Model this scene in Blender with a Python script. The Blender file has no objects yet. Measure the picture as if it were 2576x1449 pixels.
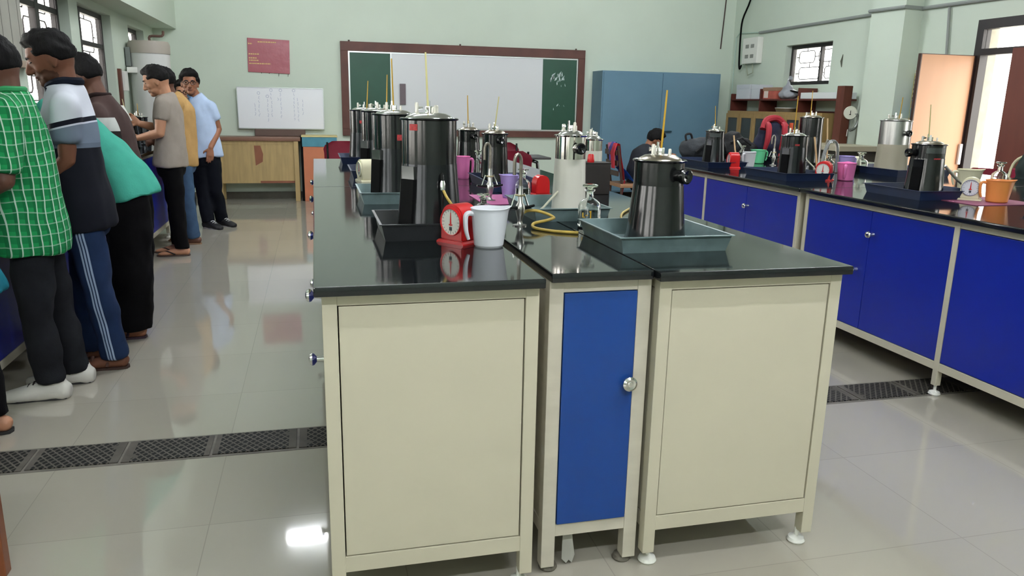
import bpy, bmesh, math, random
from math import sin, cos, pi, radians as R
from mathutils import Vector as V, Matrix as M, Quaternion, noise
SC = bpy.context.scene
COL = SC.collection
random.seed(7)

# ------------------------------------------------------------------ camera
cam_d = bpy.data.cameras.new('camera')
cam = bpy.data.objects.new('camera', cam_d); COL.objects.link(cam)
cam_d.sensor_width = 36.0
cam_d.lens = 1930.35 / 2576 * 36.0
cam_d.clip_start = 0.05; cam_d.clip_end = 200
_yw, _pt, _rl = R(14.3748), R(13.4978), R(-1.17698)
_f = V((sin(_yw)*cos(_pt), cos(_yw)*cos(_pt), -sin(_pt)))
_r0 = V((cos(_yw), -sin(_yw), 0)); _u0 = _r0.cross(_f)
_r = _r0*cos(_rl) - _u0*sin(_rl); _u = _r0*sin(_rl) + _u0*cos(_rl)
_m = M((( _r.x, _u.x, -_f.x, 0), (_r.y, _u.y, -_f.y, 0), (_r.z, _u.z, -_f.z, 1.3284), (0, 0, 0, 1)))
cam.matrix_world = _m
SC.camera = cam

# ------------------------------------------------------------------ world, exposure
w = bpy.data.worlds.new('overcast_sky'); SC.world = w; w.use_nodes = True
bg = w.node_tree.nodes['Background']
bg.inputs[0].default_value = (1.0, 0.99, 0.95, 1); bg.inputs[1].default_value = 2.0
SC.view_settings.view_transform = 'Standard'
SC.view_settings.look = 'None'
SC.view_settings.gamma = 1.0
SC.view_settings.use_curve_mapping = False
SC.view_settings.exposure = 2.22
SC.cycles.max_bounces = 7
SC.cycles.diffuse_bounces = 4
SC.cycles.glossy_bounces = 4
SC.cycles.transmission_bounces = 6
SC.cycles.transparent_max_bounces = 8
SC.cycles.sample_clamp_indirect = 6
SC.cycles.caustics_reflective = False
SC.cycles.caustics_refractive = False
TUBE_POWER = 60.0       # emission of the ceiling tube lights

# room measures
XL, XR, YB, YF, ZC = -1.951, 6.232, 11.05, -3.2, 3.45

# ------------------------------------------------------------------ materials
def srgb(h):
    c = [int(h[i:i+2], 16)/255 for i in (0, 2, 4)]
    return tuple(((x+.055)/1.055)**2.4 if x > .04045 else x/12.92 for x in c)+(1,)
MATS = {}
def mat(name, hexc, rough=.5, metal=0., spec=.5, var=0., vscale=8., bump=0., bscale=60., trans=0., emit=None, estr=0., coat=0., alpha=1., ior=1.45, stretch=None, sheen=0.):
    if name in MATS: return MATS[name]
    m = bpy.data.materials.new(name); m.use_nodes = True
    nt = m.node_tree; b = nt.nodes['Principled BSDF']
    c = srgb(hexc)
    b.inputs['Base Color'].default_value = c
    b.inputs['Roughness'].default_value = rough; b.inputs['Metallic'].default_value = metal
    b.inputs['Specular IOR Level'].default_value = spec; b.inputs['IOR'].default_value = ior
    b.inputs['Transmission Weight'].default_value = trans; b.inputs['Coat Weight'].default_value = coat
    b.inputs['Alpha'].default_value = alpha; b.inputs['Sheen Weight'].default_value = sheen
    if emit: b.inputs['Emission Color'].default_value = srgb(emit); b.inputs['Emission Strength'].default_value = estr
    if var or bump:
        tc = nt.nodes.new('ShaderNodeTexCoord'); mp = nt.nodes.new('ShaderNodeMapping')
        nt.links.new(tc.outputs['Object'], mp.inputs[0])
        if stretch: mp.inputs['Scale'].default_value = stretch
    if var:
        n = nt.nodes.new('ShaderNodeTexNoise'); n.inputs['Scale'].default_value = vscale; n.inputs['Detail'].default_value = 5
        nt.links.new(mp.outputs[0], n.inputs['Vector'])
        r = nt.nodes.new('ShaderNodeValToRGB'); r.color_ramp.elements[0].position = .3; r.color_ramp.elements[1].position = .7
        r.color_ramp.elements[0].color = tuple(x*(1-var) for x in c[:3])+(1,)
        r.color_ramp.elements[1].color = tuple(min(1, x*(1+var*.6)) for x in c[:3])+(1,)
        nt.links.new(n.outputs[0], r.inputs[0]); nt.links.new(r.outputs[0], b.inputs['Base Color'])
    if bump:
        n2 = nt.nodes.new('ShaderNodeTexNoise'); n2.inputs['Scale'].default_value = bscale; n2.inputs['Detail'].default_value = 3
        nt.links.new(mp.outputs[0], n2.inputs['Vector'])
        bp = nt.nodes.new('ShaderNodeBump'); bp.inputs['Strength'].default_value = bump; bp.inputs['Distance'].default_value = .01
        nt.links.new(n2.outputs[0], bp.inputs['Height']); nt.links.new(bp.outputs[0], b.inputs['Normal'])
    MATS[name] = m; return m
class NT:
    """small node helper"""
    def __init__(s, name, rough=.6):
        s.m = bpy.data.materials.new(name); s.m.use_nodes = True; s.t = s.m.node_tree
        s.b = s.t.nodes['Principled BSDF']; s.b.inputs['Roughness'].default_value = rough; s.b.inputs['Specular IOR Level'].default_value = .2
        tc = s.t.nodes.new('ShaderNodeTexCoord'); s.sep = s.t.nodes.new('ShaderNodeSeparateXYZ')
        s.co = tc.outputs['Object']; s.t.links.new(s.co, s.sep.inputs[0]); s.x, s.y, s.z = s.sep.outputs
    def _in(s, sock, v):
        if hasattr(v, 'is_output'): s.t.links.new(v, sock)
        else: sock.default_value = v
    def math(s, op, a, b=0.):
        n = s.t.nodes.new('ShaderNodeMath'); n.operation = op; s._in(n.inputs[0], a); s._in(n.inputs[1], b); return n.outputs[0]
    def gt(s, a, v): return s.math('GREATER_THAN', a, v)
    def band(s, a, lo, hi): return s.math('MULTIPLY', s.math('GREATER_THAN', a, lo), s.math('LESS_THAN', a, hi))
    def stripes(s, a, period, width, off=0.): return s.math('LESS_THAN', s.math('FRACT', s.math('ADD', s.math('DIVIDE', a, period), off)), width)
    def noise(s, scale, detail=4):
        n = s.t.nodes.new('ShaderNodeTexNoise'); n.inputs['Scale'].default_value = scale; n.inputs['Detail'].default_value = detail
        s.t.links.new(s.co, n.inputs['Vector']); return n.outputs[0]
    def mix(s, f, a, b):
        n = s.t.nodes.new('ShaderNodeMix'); n.data_type = 'RGBA'; s._in(n.inputs[0], f)
        s._in(n.inputs[6], srgb(a) if isinstance(a, str) else a); s._in(n.inputs[7], srgb(b) if isinstance(b, str) else b)
        return n.outputs[2]
    def bump(s, h, strength=.3, dist=.01):
        n = s.t.nodes.new('ShaderNodeBump'); n.inputs['Strength'].default_value = strength; n.inputs['Distance'].default_value = dist
        s.t.links.new(h, n.inputs['Height']); s.t.links.new(n.outputs[0], s.b.inputs['Normal'])
    def done(s, c): s.t.links.new(c, s.b.inputs['Base Color']); return s.m

MINT = mat('mint_wall_paint', 'ced9ca', .75, spec=.25, var=.04, vscale=1.3, bump=.05, bscale=90)
CEIL = mat('white_ceiling_paint', 'dfe3dc', .9)
CREAM = mat('cream_powder_coat', 'c6bfaa', .42, var=.03, vscale=2.5)
CREAM2 = mat('cream_taped_powder_coat', 'c4bdad', .5, var=.08, vscale=9, stretch=(1, 1, 2.5))
BLUE = mat('royal_blue_laminate', '13268f', .28, var=.05, vscale=3)
BLUE2 = mat('bright_blue_laminate', '103c83', .34, var=.03, vscale=3)
CHROME = mat('chrome', 'd9d9d6', .12, 1.)
STEEL = mat('brushed_steel', 'a9a9a6', .3, 1.)
BRASS = mat('pale_brass', 'c9bd94', .3, .9)
GRANITE = mat('black_granite', '15181a', .07, spec=.6, var=.35, vscale=180)
BLKGLOSS = mat('gloss_black_enamel', '101112', .16, spec=.6)
BLKMET = mat('dark_polished_metal', '26282a', .2, .65)
BLKMATT = mat('matt_black', '060607', .85, spec=.15)
RUBBER = mat('black_rubber', '151515', .6)
NAVYTRAY = mat('navy_tray_paint', '1b2848', .35, var=.1, vscale=14)
GALV = mat('galvanised_grey', '768a8c', .4, .35, var=.22, vscale=16)
DKTRAY = mat('black_tray_paint', '17191c', .4, var=.15, vscale=14)
THERMO = mat('yellow_thermometer_glass', 'c79a28', .35)
THERMO2 = mat('pale_thermometer_glass', 'd8cf92', .3)
WHITEP = mat('white_plastic', 'e4e3dc', .4)
IVORY = mat('ivory_plastic', 'e6dfc0', .4)
HOSE = mat('yellow_rubber_hose', 'b59a45', .5, var=.15, vscale=40)
REDP = mat('red_plastic', 'c81f22', .3)
FROST = mat('frosted_plastic', 'f8f9ff', .4, trans=.2, ior=1.1)
PINK = mat('pink_plastic', 'ee80be', .4); PURPLE = mat('lilac_plastic', 'b3a3de', .4)
GREENP = mat('mint_green_plastic', '6fd69c', .4); ORANGE = mat('orange_plastic', 'e8944f', .4)
GLASS = mat('clear_glass', 'f2f6f3', .02, trans=1., ior=1.45)
DARKLIQ = mat('dark_liquid', '1a1417', .1)
WOODY = mat('golden_ply_boards', 'b39a6a', .5, var=.15, vscale=5, stretch=(6, 6, .6))
WOODB = mat('brown_wood', '5b2f22', .5, var=.2, vscale=5, stretch=(3, 3, .5))
WOODD = mat('dark_wood', '3c231a', .5, var=.2, vscale=5)
MAROON = mat('maroon_plastic', '8c1f36', .4)
STEELBLUE = mat('blue_steel_paint', '5f8094', .4, var=.06, vscale=2)
FRAMEBLK = mat('dark_window_paint', '241f20', .5)
PANE = mat('window_pane_glass', 'ffffff', .02, trans=1., ior=1.02, spec=.2)
CONDUIT = mat('grey_conduit', '8e938f', .5)
HAIR = mat('black_hair', '0a0809', .75, spec=.2, bump=.5, bscale=90, stretch=(1, 1, .4))
SKIN = mat('brown_skin', '8f5d43', .5, var=.07, vscale=9)
SKIN2 = mat('light_brown_skin', 'b98567', .5, var=.07, vscale=9)
SKIN3 = mat('deep_brown_skin', '5d3a2b', .5, var=.07, vscale=9)
EYEM = mat('dark_eye', '1c1310', .25)
PAPER = mat('white_paper', 'e6e7e6', .7)

# ------------------------------------------------------------------ mesh helpers
class MB:
    def __init__(s): s.bm = bmesh.new()
    def box(s, c, d, bev=0., rot=None):
        g = bmesh.ops.create_cube(s.bm, size=1.)['verts']
        for v in g: v.co = V((v.co.x*d[0], v.co.y*d[1], v.co.z*d[2]))
        if bev:
            e = list({e for v in g for e in v.link_edges})
            r = bmesh.ops.bevel(s.bm, geom=e, offset=bev, segments=2, affect='EDGES', profile=.6)
            g = list({v for f in r['faces'] for v in f.verts} | {v for v in g if v.is_valid})
        mm = M.Translation(V(c)) @ (rot.to_4x4() if rot else M())
        for v in g: v.co = mm @ v.co
        return s
    def b2(s, lo, hi, bev=0.):
        return s.box([(a+b)/2 for a, b in zip(lo, hi)], [abs(b-a) for a, b in zip(lo, hi)], bev)
    def lathe(s, prof, n=32, m=None):
        m = m or M(); rings = []
        for r, z in prof:
            if r < 1e-6: rings.append([s.bm.verts.new(m @ V((0, 0, z)))])
            else: rings.append([s.bm.verts.new(m @ V((r*cos(2*pi*i/n), r*sin(2*pi*i/n), z))) for i in range(n)])
        for a, b in zip(rings, rings[1:]):
            for i in range(n):
                j = (i+1) % n
                q = [a[0]] if len(a) == 1 else [a[i], a[j]]
                q2 = [b[0]] if len(b) == 1 else [b[j], b[i]]
                if len(q)+len(q2) > 2: s.bm.faces.new(q+q2)
        return s
    def tube(s, pts, r, n=8, m=None, sm=None):
        pts = [V(p) for p in pts]; rs = r if isinstance(r, (list, tuple)) else [r]*len(pts)
        if sm or (sm is None and 4 <= len(pts) <= 14 and n >= 8):      # rounded course through the points
            P, Q = [], []; k = 4
            for i in range(len(pts)-1):
                a, b, c, d = pts[max(i-1, 0)], pts[i], pts[i+1], pts[min(i+2, len(pts)-1)]
                for j in range(k):
                    t = j/k; P.append(.5*(2*b+(c-a)*t+(2*a-5*b+4*c-d)*t*t+(3*b-a-3*c+d)*t**3)); Q.append(rs[i]+(rs[i+1]-rs[i])*t)
            pts = P+[pts[-1]]; rs = Q+[rs[-1]]
        rings = []; ref = None
        for i, p in enumerate(pts):
            t = (pts[min(i+1, len(pts)-1)]-pts[max(i-1, 0)]).normalized()
            if ref is None: ref = V((0, 0, 1)) if abs(t.z) < .9 else V((1, 0, 0))
            a = (ref - t*ref.dot(t)).normalized(); ref = a; b = t.cross(a)
            rings.append([s.bm.verts.new((m or M()) @ (p+(a*cos(2*pi*k/n)+b*sin(2*pi*k/n))*rs[i])) for k in range(n)])
        for a, b in zip(rings, rings[1:]):
            for k in range(n): s.bm.faces.new([a[k], a[(k+1) % n], b[(k+1) % n], b[k]])
        s.bm.faces.new(rings[0][::-1]); s.bm.faces.new(rings[-1])
        return s
    def prism(s, poly, y0, y1, m=None):
        """poly in (x,z), extruded along y"""
        m = m or M()
        a = [s.bm.verts.new(m @ V((x, y0, z))) for x, z in poly]; b = [s.bm.verts.new(m @ V((x, y1, z))) for x, z in poly]
        n = len(poly)
        s.bm.faces.new(a); s.bm.faces.new(b[::-1])
        for i in range(n): s.bm.faces.new([a[i], b[i], b[(i+1) % n], a[(i+1) % n]])
        return s
    def ball(s, c, r, m=None, u=20, v=14):
        r = (r, r, r) if not hasattr(r, '__len__') else r
        g = bmesh.ops.create_uvsphere(s.bm, u_segments=u, v_segments=v, radius=1.)['verts']
        mm = (m or M()) @ M.Translation(V(c)) @ M.Diagonal((r[0], r[1], r[2], 1))
        for q in g: q.co = mm @ q.co
        return s
    def loft(s, secs, lat, n=16):
        """secs: (centre, lateral half width, depth half width); closed with pole caps"""
        secs = [(V(c), a, b) for c, a, b in secs]; lat = V(lat); rings = []
        L = len(secs)
        for i, (c, a, b) in enumerate(secs):
            t = (secs[min(i+1, L-1)][0]-secs[max(i-1, 0)][0]).normalized()
            la = (lat - t*lat.dot(t)).normalized(); de = t.cross(la)
            rings.append([s.bm.verts.new(c+la*a*cos(2*pi*k/n)+de*b*sin(2*pi*k/n)) for k in range(n)])
        for a, b in zip(rings, rings[1:]):
            for k in range(n): s.bm.faces.new([a[k], a[(k+1) % n], b[(k+1) % n], b[k]])
        s.bm.faces.new(rings[0][::-1]); s.bm.faces.new(rings[-1])
        return s
    def limb(s, pts, rs, n=14):
        """round tapered limb with ball ends"""
        pts = [V(p) for p in pts]; P = []; Q = []
        for i in range(len(pts)-1):
            k = 5
            for j in range(k): P.append(pts[i].lerp(pts[i+1], j/k)); Q.append(rs[i]+(rs[i+1]-rs[i])*j/k)
        P.append(pts[-1]); Q.append(rs[-1])
        s.tube(P, Q, n, sm=False)
        for p, r in zip(pts, rs): s.ball(p, r*.995, u=14, v=10)
        return s
    def build(s, name, mt, parent=None, angle=34, fix=True):
        if fix: bmesh.ops.recalc_face_normals(s.bm, faces=s.bm.faces)
        me = bpy.data.meshes.new(name); s.bm.to_mesh(me); s.bm.free()
        return link(name, me, mt, parent, angle)
def sharpen(me, ang):
    b = bmesh.new(); b.from_mesh(me); ar = {f: f.calc_area() for f in b.faces}
    for e in b.edges:
        if len(e.link_faces) == 2:
            a = e.calc_face_angle(0.); f, g = e.link_faces; q = ar[f]/max(ar[g], 1e-12)
            if a > ang or (a > .05 and (q > 14 or q < 1/14) and len(f.verts) == 4 == len(g.verts)): e.smooth = False
    b.to_mesh(me); b.free()
def link(name, me, mt, parent=None, angle=34):
    me.materials.append(mt)
    me.shade_smooth()
    if angle < 180: sharpen(me, R(angle))
    o = bpy.data.objects.new(name, me); COL.objects.link(o)
    if parent: o.parent = parent
    return o
def remesh(mb, voxel, smooth=4, fold=0., ffreq=(9, 9, 4), seed=0):
    me = bpy.data.meshes.new('t'); mb.bm.to_mesh(me); mb.bm.free()
    o = bpy.data.objects.new('t', me); COL.objects.link(o)
    md = o.modifiers.new('r', 'REMESH'); md.mode = 'VOXEL'; md.voxel_size = voxel
    ms = o.modifiers.new('s', 'SMOOTH'); ms.factor = .5; ms.iterations = smooth
    dg = bpy.context.evaluated_depsgraph_get(); e = o.evaluated_get(dg)
    me2 = bpy.data.meshes.new_from_object(e, depsgraph=dg)
    bpy.data.objects.remove(o); bpy.data.meshes.remove(me)
    if fold:
        ns = [v.normal.copy() for v in me2.vertices]; off = V((seed*3.1, seed*1.7, seed))
        for v, nn in zip(me2.vertices, ns):
            p = V((v.co.x*ffreq[0], v.co.y*ffreq[1], v.co.z*ffreq[2]))+off
            v.co += nn*(noise.noise(p)+.5*noise.noise(p*2.1))*fold
    return me2
def tag(o, label, cat, group=None, kind=None):
    o['label'] = label; o['category'] = cat
    if group: o['group'] = group
    if kind: o['kind'] = kind
    return o
def thing(name, label, cat, loc=(0, 0, 0), rz=0., group=None):
    o = bpy.data.objects.new(name, None); COL.objects.link(o); o.location = loc; o.rotation_euler = (0, 0, rz)
    o.empty_display_size = .1
    return tag(o, label, cat, group)
def struct(o, label=None, cat=None):
    o['kind'] = 'structure'
    if label: o['label'] = label
    o['category'] = cat or 'structure'
    return o
def text_mesh(body, size, mt, name, parent, mtx, ext=.0006, align='CENTER'):
    cu = bpy.data.curves.new('t', 'FONT'); cu.body = body; cu.size = size; cu.extrude = ext; cu.align_x = align; cu.align_y = 'CENTER'
    o = bpy.data.objects.new('t', cu); COL.objects.link(o)
    dg = bpy.context.evaluated_depsgraph_get(); me = bpy.data.meshes.new_from_object(o.evaluated_get(dg), depsgraph=dg)
    bpy.data.objects.remove(o); me.transform(mtx); me.materials.clear()
    return link(name, me, mt, parent)
def frame_m(origin, xdir, up):
    """matrix whose X is xdir, Y is up, Z the outward normal"""
    x = V(xdir).normalized(); y = V(up).normalized(); z = x.cross(y)
    return M(((x.x, y.x, z.x, origin[0]), (x.y, y.y, z.y, origin[1]), (x.z, y.z, z.z, origin[2]), (0, 0, 0, 1)))
RZ = lambda a: M.Rotation(a, 4, 'Z')

# ------------------------------------------------------------------ room shell
def tile_floor():
    n = NT('vitrified_tile_floor', .05)
    m = n.t.nodes.new('ShaderNodeMapping'); m.inputs['Location'].default_value = (.375, -.029, 0)
    n.t.links.new(n.co, m.inputs[0])
    br = n.t.nodes.new('ShaderNodeTexBrick'); br.offset = 0.; br.inputs['Scale'].default_value = 1.
    br.inputs['Mortar Size'].default_value = .0016; br.inputs['Mortar Smooth'].default_value = .1
    br.inputs['Brick Width'].default_value = .586; br.inputs['Row Height'].default_value = .586
    br.inputs['Color1'].default_value = srgb('aea89b'); br.inputs['Color2'].default_value = srgb('a9a396'); br.inputs['Mortar'].default_value = srgb('98938a')
    n.t.links.new(m.outputs[0], br.inputs['Vector'])
    ns = n.noise(1.6, 3); mul = n.math('MULTIPLY', ns, .12)
    c = n.mix(mul, br.outputs[0], 'a09c92')
    n.b.inputs['Specular IOR Level'].default_value = .6; n.b.inputs['IOR'].default_value = 1.68
    return n.done(c)
struct(MB().b2((XL-.3, YF-.3, -.1), (XR+.3, YB+.3, 0)).build('floor', tile_floor()))
struct(MB().b2((XL-.3, YF-.3, ZC), (XR+.3, YB+.3, ZC+.12)).build('ceiling', CEIL))
def holed_wall(name, axis, pos, thick, a0, a1, holes):
    b = MB(); cuts = sorted({a0, a1} | {h[0] for h in holes} | {h[1] for h in holes})
    def bx(u0, u1, z0, z1):
        if axis == 'x': b.b2((pos, u0, z0), (pos+thick, u1, z1))
        else: b.b2((u0, pos, z0), (u1, pos+thick, z1))
    for u0, u1 in zip(cuts, cuts[1:]):
        hs = sorted([(h[2], h[3]) for h in holes if h[0] <= u0+1e-6 and h[1] >= u1-1e-6]); z = 0.
        for z0, z1 in hs:
            if z0 > z: bx(u0, u1, z, z0)
            z = z1
        if z < ZC: bx(u0, u1, z, ZC)
    return struct(b.build(name, MINT))
LW = [(-2.3, -.9, .95, 2.6), (-.3, 1.1, .95, 2.6), (1.7, 3.1, .95, 2.6), (3.7, 5.1, .95, 2.6), (6.28, 7.46, .95, 2.6), (7.72, 8.87, .95, 2.11), (9.63, 10.46, .95, 2.09)]
RW = [(2.0, 3.6, 1.0, 2.5), (5.05, 6.45, 0., 2.2), (8.64, 9.63, 1.647, 2.165)]
holed_wall('wall_left', 'x', XL, -.14, YF, YB, LW)
holed_wall('wall_right', 'x', XR, .22, YF, YB, RW)
struct(MB().b2((XL-.14, YB, 0), (XR+.22, YB+.2, ZC)).build('wall_back', MINT))
holed_wall('wall_front', 'y', YF, -.2, XL-.22, XR+.22, [])
struct(MB().b2((6.014, 7.198, 0), (XR, 7.718, ZC)).build('wall_right_pillar', MINT))
struct(MB().b2((XL, -3.2, 2.172), (-1.67, YB, ZC)).build('trim_1', MINT))
SKIRT = mat('dark_skirting_tile', '5c574d', .3, var=.2, vscale=10)
struct(MB().b2((XL, YB-.012, 0), (XR, YB, .09)).build('baseboard_back', SKIRT))
struct(MB().b2((XL, YF, 0), (XL+.012, YB, .09)).build('baseboard_left', SKIRT))
struct(MB().b2((XR-.012, 6.5, 0), (XR, YB, .09)).build('baseboard_right', SKIRT))
# outside ground seen through the openings
struct(MB().b2((-40, -40, -.35), (40, 40, -.3)).build('ground_outside', mat('pale_dusty_ground', 'e6e2d8', .9, var=.1, vscale=.5)))

def grille(y0, y1, z0, z1, r=.006):
    """pieces of a welded window grille in the y,z plane"""
    b = MB(); W = y1-y0; H = z1-z0; nz = max(2, round(H/.33)); dz = H/nz
    for i in range(nz):
        a = z0+i*dz; c = a+dz; m_ = .12*W
        if i % 2: ys = (y0+m_*.5, y0+W*.46, y0+W*.56, y1-m_*.5)
        else: ys = (y0+W*.08, y0+W*.30, y0+W*.42, y1-W*.08)
        for p, q in ((ys[0], ys[1]), (ys[2], ys[3])):
            k = .03
            pts = [(0, p+k, a+.03), (0, q-k, a+.03), (0, q, a+.03+k), (0, q, c-.03-k), (0, q-k, c-.03), (0, p+k, c-.03), (0, p, c-.03-k), (0, p, a+.03+k), (0, p+k, a+.03)]
            b.tube(pts, r, 6)
        mid = (ys[1]+ys[2])/2
        b.tube([(0, ys[1], (a+c)/2), (0, ys[2], (a+c)/2)], r, 6)
        b.tube([(0, ys[0]*.6+ys[1]*.4, a-.03), (0, ys[0]*.6+ys[1]*.4, a+.03)], r, 6)
        b.tube([(0, ys[2]*.5+ys[3]*.5, c-.03), (0, ys[2]*.5+ys[3]*.5, c+.03)], r, 6)
        b.tube([(0, y0, (a+c)/2), (0, ys[0], (a+c)/2)], r, 6); b.tube([(0, ys[3], (a+c)/2), (0, y1, (a+c)/2)], r, 6)
    return b
def window(n, x, y0, y1, z0, z1, mull, trans, out):
    """framed window, frame centred on plane x; mull = mullion ys, trans = transom zs"""
    fw = .045
    root = bpy.data.objects.new('window_%d' % n, None); COL.objects.link(root); root.location = (x, (y0+y1)/2, z0)
    struct(root)
    b = MB(); cy = (y0+y1)/2; a, c, h = y0-cy, y1-cy, z1-z0
    d = .025
    b.b2((-d, a, 0), (d, a+fw, h)).b2((-d, c-fw, 0), (d, c, h)).b2((-d, a+fw, 0), (d, c-fw, fw)).b2((-d, a+fw, h-fw), (d, c-fw, h))
    for m_, wd in mull: b.b2((-d, m_-cy-wd/2, fw), (d, m_-cy+wd/2, h-fw))
    for t in trans: b.b2((-d*.9, a+fw, t-z0-.022), (d*.9, c-fw, t-z0+.022))
    b.build('window_frame', FRAMEBLK, root)
    g = grille(a+fw, c-fw, fw, h-fw).build('grille', FRAMEBLK, root); g.location = (out*.04, 0, 0)
    p = MB().b2((-.002, a+fw, fw), (.002, c-fw, h-fw)).build('pane', PANE, root); p.location = (-out*.012, 0, 0)
    return root
xw = XL-.105
for i, (y0, y1, z0, z1) in enumerate(LW):
    ms = [(y0+.2*(y1-y0), .07)] if i > 3 else [((y0+y1)/2, .07)]
    if i == 4: ms = [(6.92, .09)]
    if i == 5: ms = [(8.06, .08)]
    window(i+1, xw, y0+.004, y1-.004, z0+.004, z1-.004, ms, [1.8 if z1 < 2.3 else 1.99], -1)
for i, (y0, y1, z0, z1) in enumerate([RW[0], RW[2]]):
    window(i+8, XR+.11, y0+.004, y1-.004, z0+.004, z1-.004, [(8.98, .03)] if i == 1 else [((y0+y1)/2, .06)], [], 1)
# doorway in the right wall: dark frame with a transom, and two leaves swung inwards
root = bpy.data.objects.new('door_1', None); COL.objects.link(root); root.location = (XR+.09, 5.75, 0); struct(root)
b = MB(); b.b2((-.09, .62, 0), (.0, .70, 2.2)).b2((-.09, -.70, 0), (0, -.62, 2.2)).b2((-.09, -.62, 2.11), (0, .62, 2.2)).b2((-.09, -.62, 1.87), (0, .62, 1.93))
b.build('door_frame', FRAMEBLK, root)
MB().b2((.0, .655, 0), (.13, .699, 2.19)).build('door_jamb', mat('bare_cement', '908c80', .85, var=.12, vscale=12), root)
MB().b2((-.05, -.62, 1.93), (-.045, .62, 2.11)).build('transom_pane', PANE, root)
DOORLAM = mat('peach_door_laminate', 'ad7f5c', .42, var=.04, vscale=3, stretch=(4, 4, .5))
d2 = bpy.data.objects.new('door_2', None); COL.objects.link(d2); d2.location = (XR, 6.432, 0); struct(d2)
b = MB(); b.b2((-.62, -.017, .01), (-.02, .017, 1.865)).build('door_leaf', DOORLAM, d2)
b = MB(); b.b2((-.632, -.019, .008), (-.62, .019, 1.872)).b2((-.02, -.019, .008), (-.006, .019, 1.872)).b2((-.62, -.019, 1.865), (-.02, .019, 1.872)).build('edge_lipping', WOODD, d2)
MB().box((-.035, -.03, .93), (.03, .025, .2), .004).build('door_bolt', WHITEP, d2)
d3 = bpy.data.objects.new('door_3', None); COL.objects.link(d3); d3.location = (6.222, 5.14, 0); d3.rotation_euler = (0, 0, R(122)); struct(d3)
DOORBR = mat('red_brown_door', '6a3325', .5, var=.12, vscale=4, stretch=(4, 4, .5))
MB().b2((.012, -.018, .01), (.63, .018, 1.885)).build('door_leaf', DOORBR, d3)

# wiring along the right wall
def trunk(name, pts, r, label, cat='conduit', mt=CONDUIT):
    o = MB().tube(pts, r, 8, sm=(cat == 'cable')).build(name, mt); return tag(o, label, cat)
x = XR-.022
trunk('conduit', [(x, 10.3, 2.386), (x, 7.73, 2.40), (5.995, 7.73, 2.40), (5.995, 7.18, 2.39), (x, 7.18, 2.385), (x, 5.6, 2.37)], .018, 'grey double conduit running along the right wall and around the pillar')
trunk('conduit', [(x, 6.82, 2.36), (x, 6.77, 1.9), (x, 6.77, 1.2)], .013, 'grey vertical conduit dropping behind the peach door')
trunk('conduit', [(x, 10.33, 2.39), (x, 10.85, 2.42), (x, 10.93, 2.36), (x, 10.95, .1)], .008, 'thin mint pipe bending down in the far right corner', mt=mat('mint_pipe', 'b2c8bc', .5))
trunk('cable', [(XR-.065, 10.45, 3.2), (XR-.065, 10.55, 2.85), (XR-.065, 10.72, 2.6), (XR-.065, 10.74, 2.35), (XR-.065, 10.72, 2.0), (XR-.065, 10.69, 1.9), (XR-.065, 10.65, 1.95)], .013, 'thick black cable curving down beside the white switch box', 'cable', BLKMATT)
trunk('cable', [(6.06, YB-.01, 3.3), (6.05, YB-.01, 2.9), (6.02, YB-.01, 2.2)], .009, 'dark cable run up the back wall near the corner', 'cable', mat('brown_cable', '3a2620', .6))
sb = thing('switch_box', 'white switch box with four sockets on the right wall', 'switchboard', (XR-.001, 10.41, 1.965))
MB().b2((-.09, -.2, 0), (0, .2, .36), .008).build('box', WHITEP, sb)
for k, (yy, zz) in enumerate(((-.07, .24), (.07, .24), (-.07, .1), (.07, .1))):
    q = MB().box((-.092, yy, zz), (.006, .085, .05), .002).build('socket', mat('grey_switch', '8b8b85', .4), sb)
MB().tube([(-.05, -.05, 0), (-.05, -.07, -.13), (-.05, .06, -.16), (-.05, .12, -.03), (-.05, .15, 0)], .008, 6).build('loose_wire', mat('pale_wire', '9aa08a', .5), sb)
cr = MB(); cr.tube([(0, 0, 0), (0, .01, .07), (0, -.005, .15)], [.004, .016, .003], 6)
o = cr.build('wall_chip', mat('dark_plaster_chip', '55584c', .9)); o.location = (XR-.004, 8.42, 1.84)
tag(o, 'dark chip of missing paint on the right wall beside the small window', 'paint chip'); o['kind'] = 'structure'

# tube lights under the ceiling, with an added fill pair behind the camera
TUBE = mat('lit_tube', 'ffffff', .4, emit='f4f8ff', estr=TUBE_POWER)
def tube_light():
    t = thing('tube_light', 'white ceiling tube light', 'ceiling light', (0, 0, 0), 0, 'tube lights under the ceiling')
    MB().b2((-.62, -.05, -.04), (.62, .05, 0), .004).build('housing', WHITEP, t)
    MB().tube([(-.6, 0, -.065), (.6, 0, -.065)], .016, 10).build('tube', TUBE, t)
    return t
def dup(root, loc, rz=None, label=None, group=None):
    r = root.copy(); COL.objects.link(r); r.location = loc
    if rz is not None: r.rotation_euler = (0, 0, rz)
    if label: r['label'] = label
    if group: r['group'] = group
    for ch in list(root.children):
        c = ch.copy(); COL.objects.link(c); c.parent = r
        for g in ch.children:
            d = g.copy(); COL.objects.link(d); d.parent = c
    return r
tl = None
for (x, y) in ((.15, 7.95), (4.1, 7.8), (.15, 4.6), (3.6, 4.6), (1.6, .9), (-.6, -.9), (1.2, -.9)):  # last two are unseen extras, added to brighten the cabinet fronts
    if tl is None: tl = tube_light(); tl.location = (x, y, ZC)
    else: dup(tl, (x, y, ZC))

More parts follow.
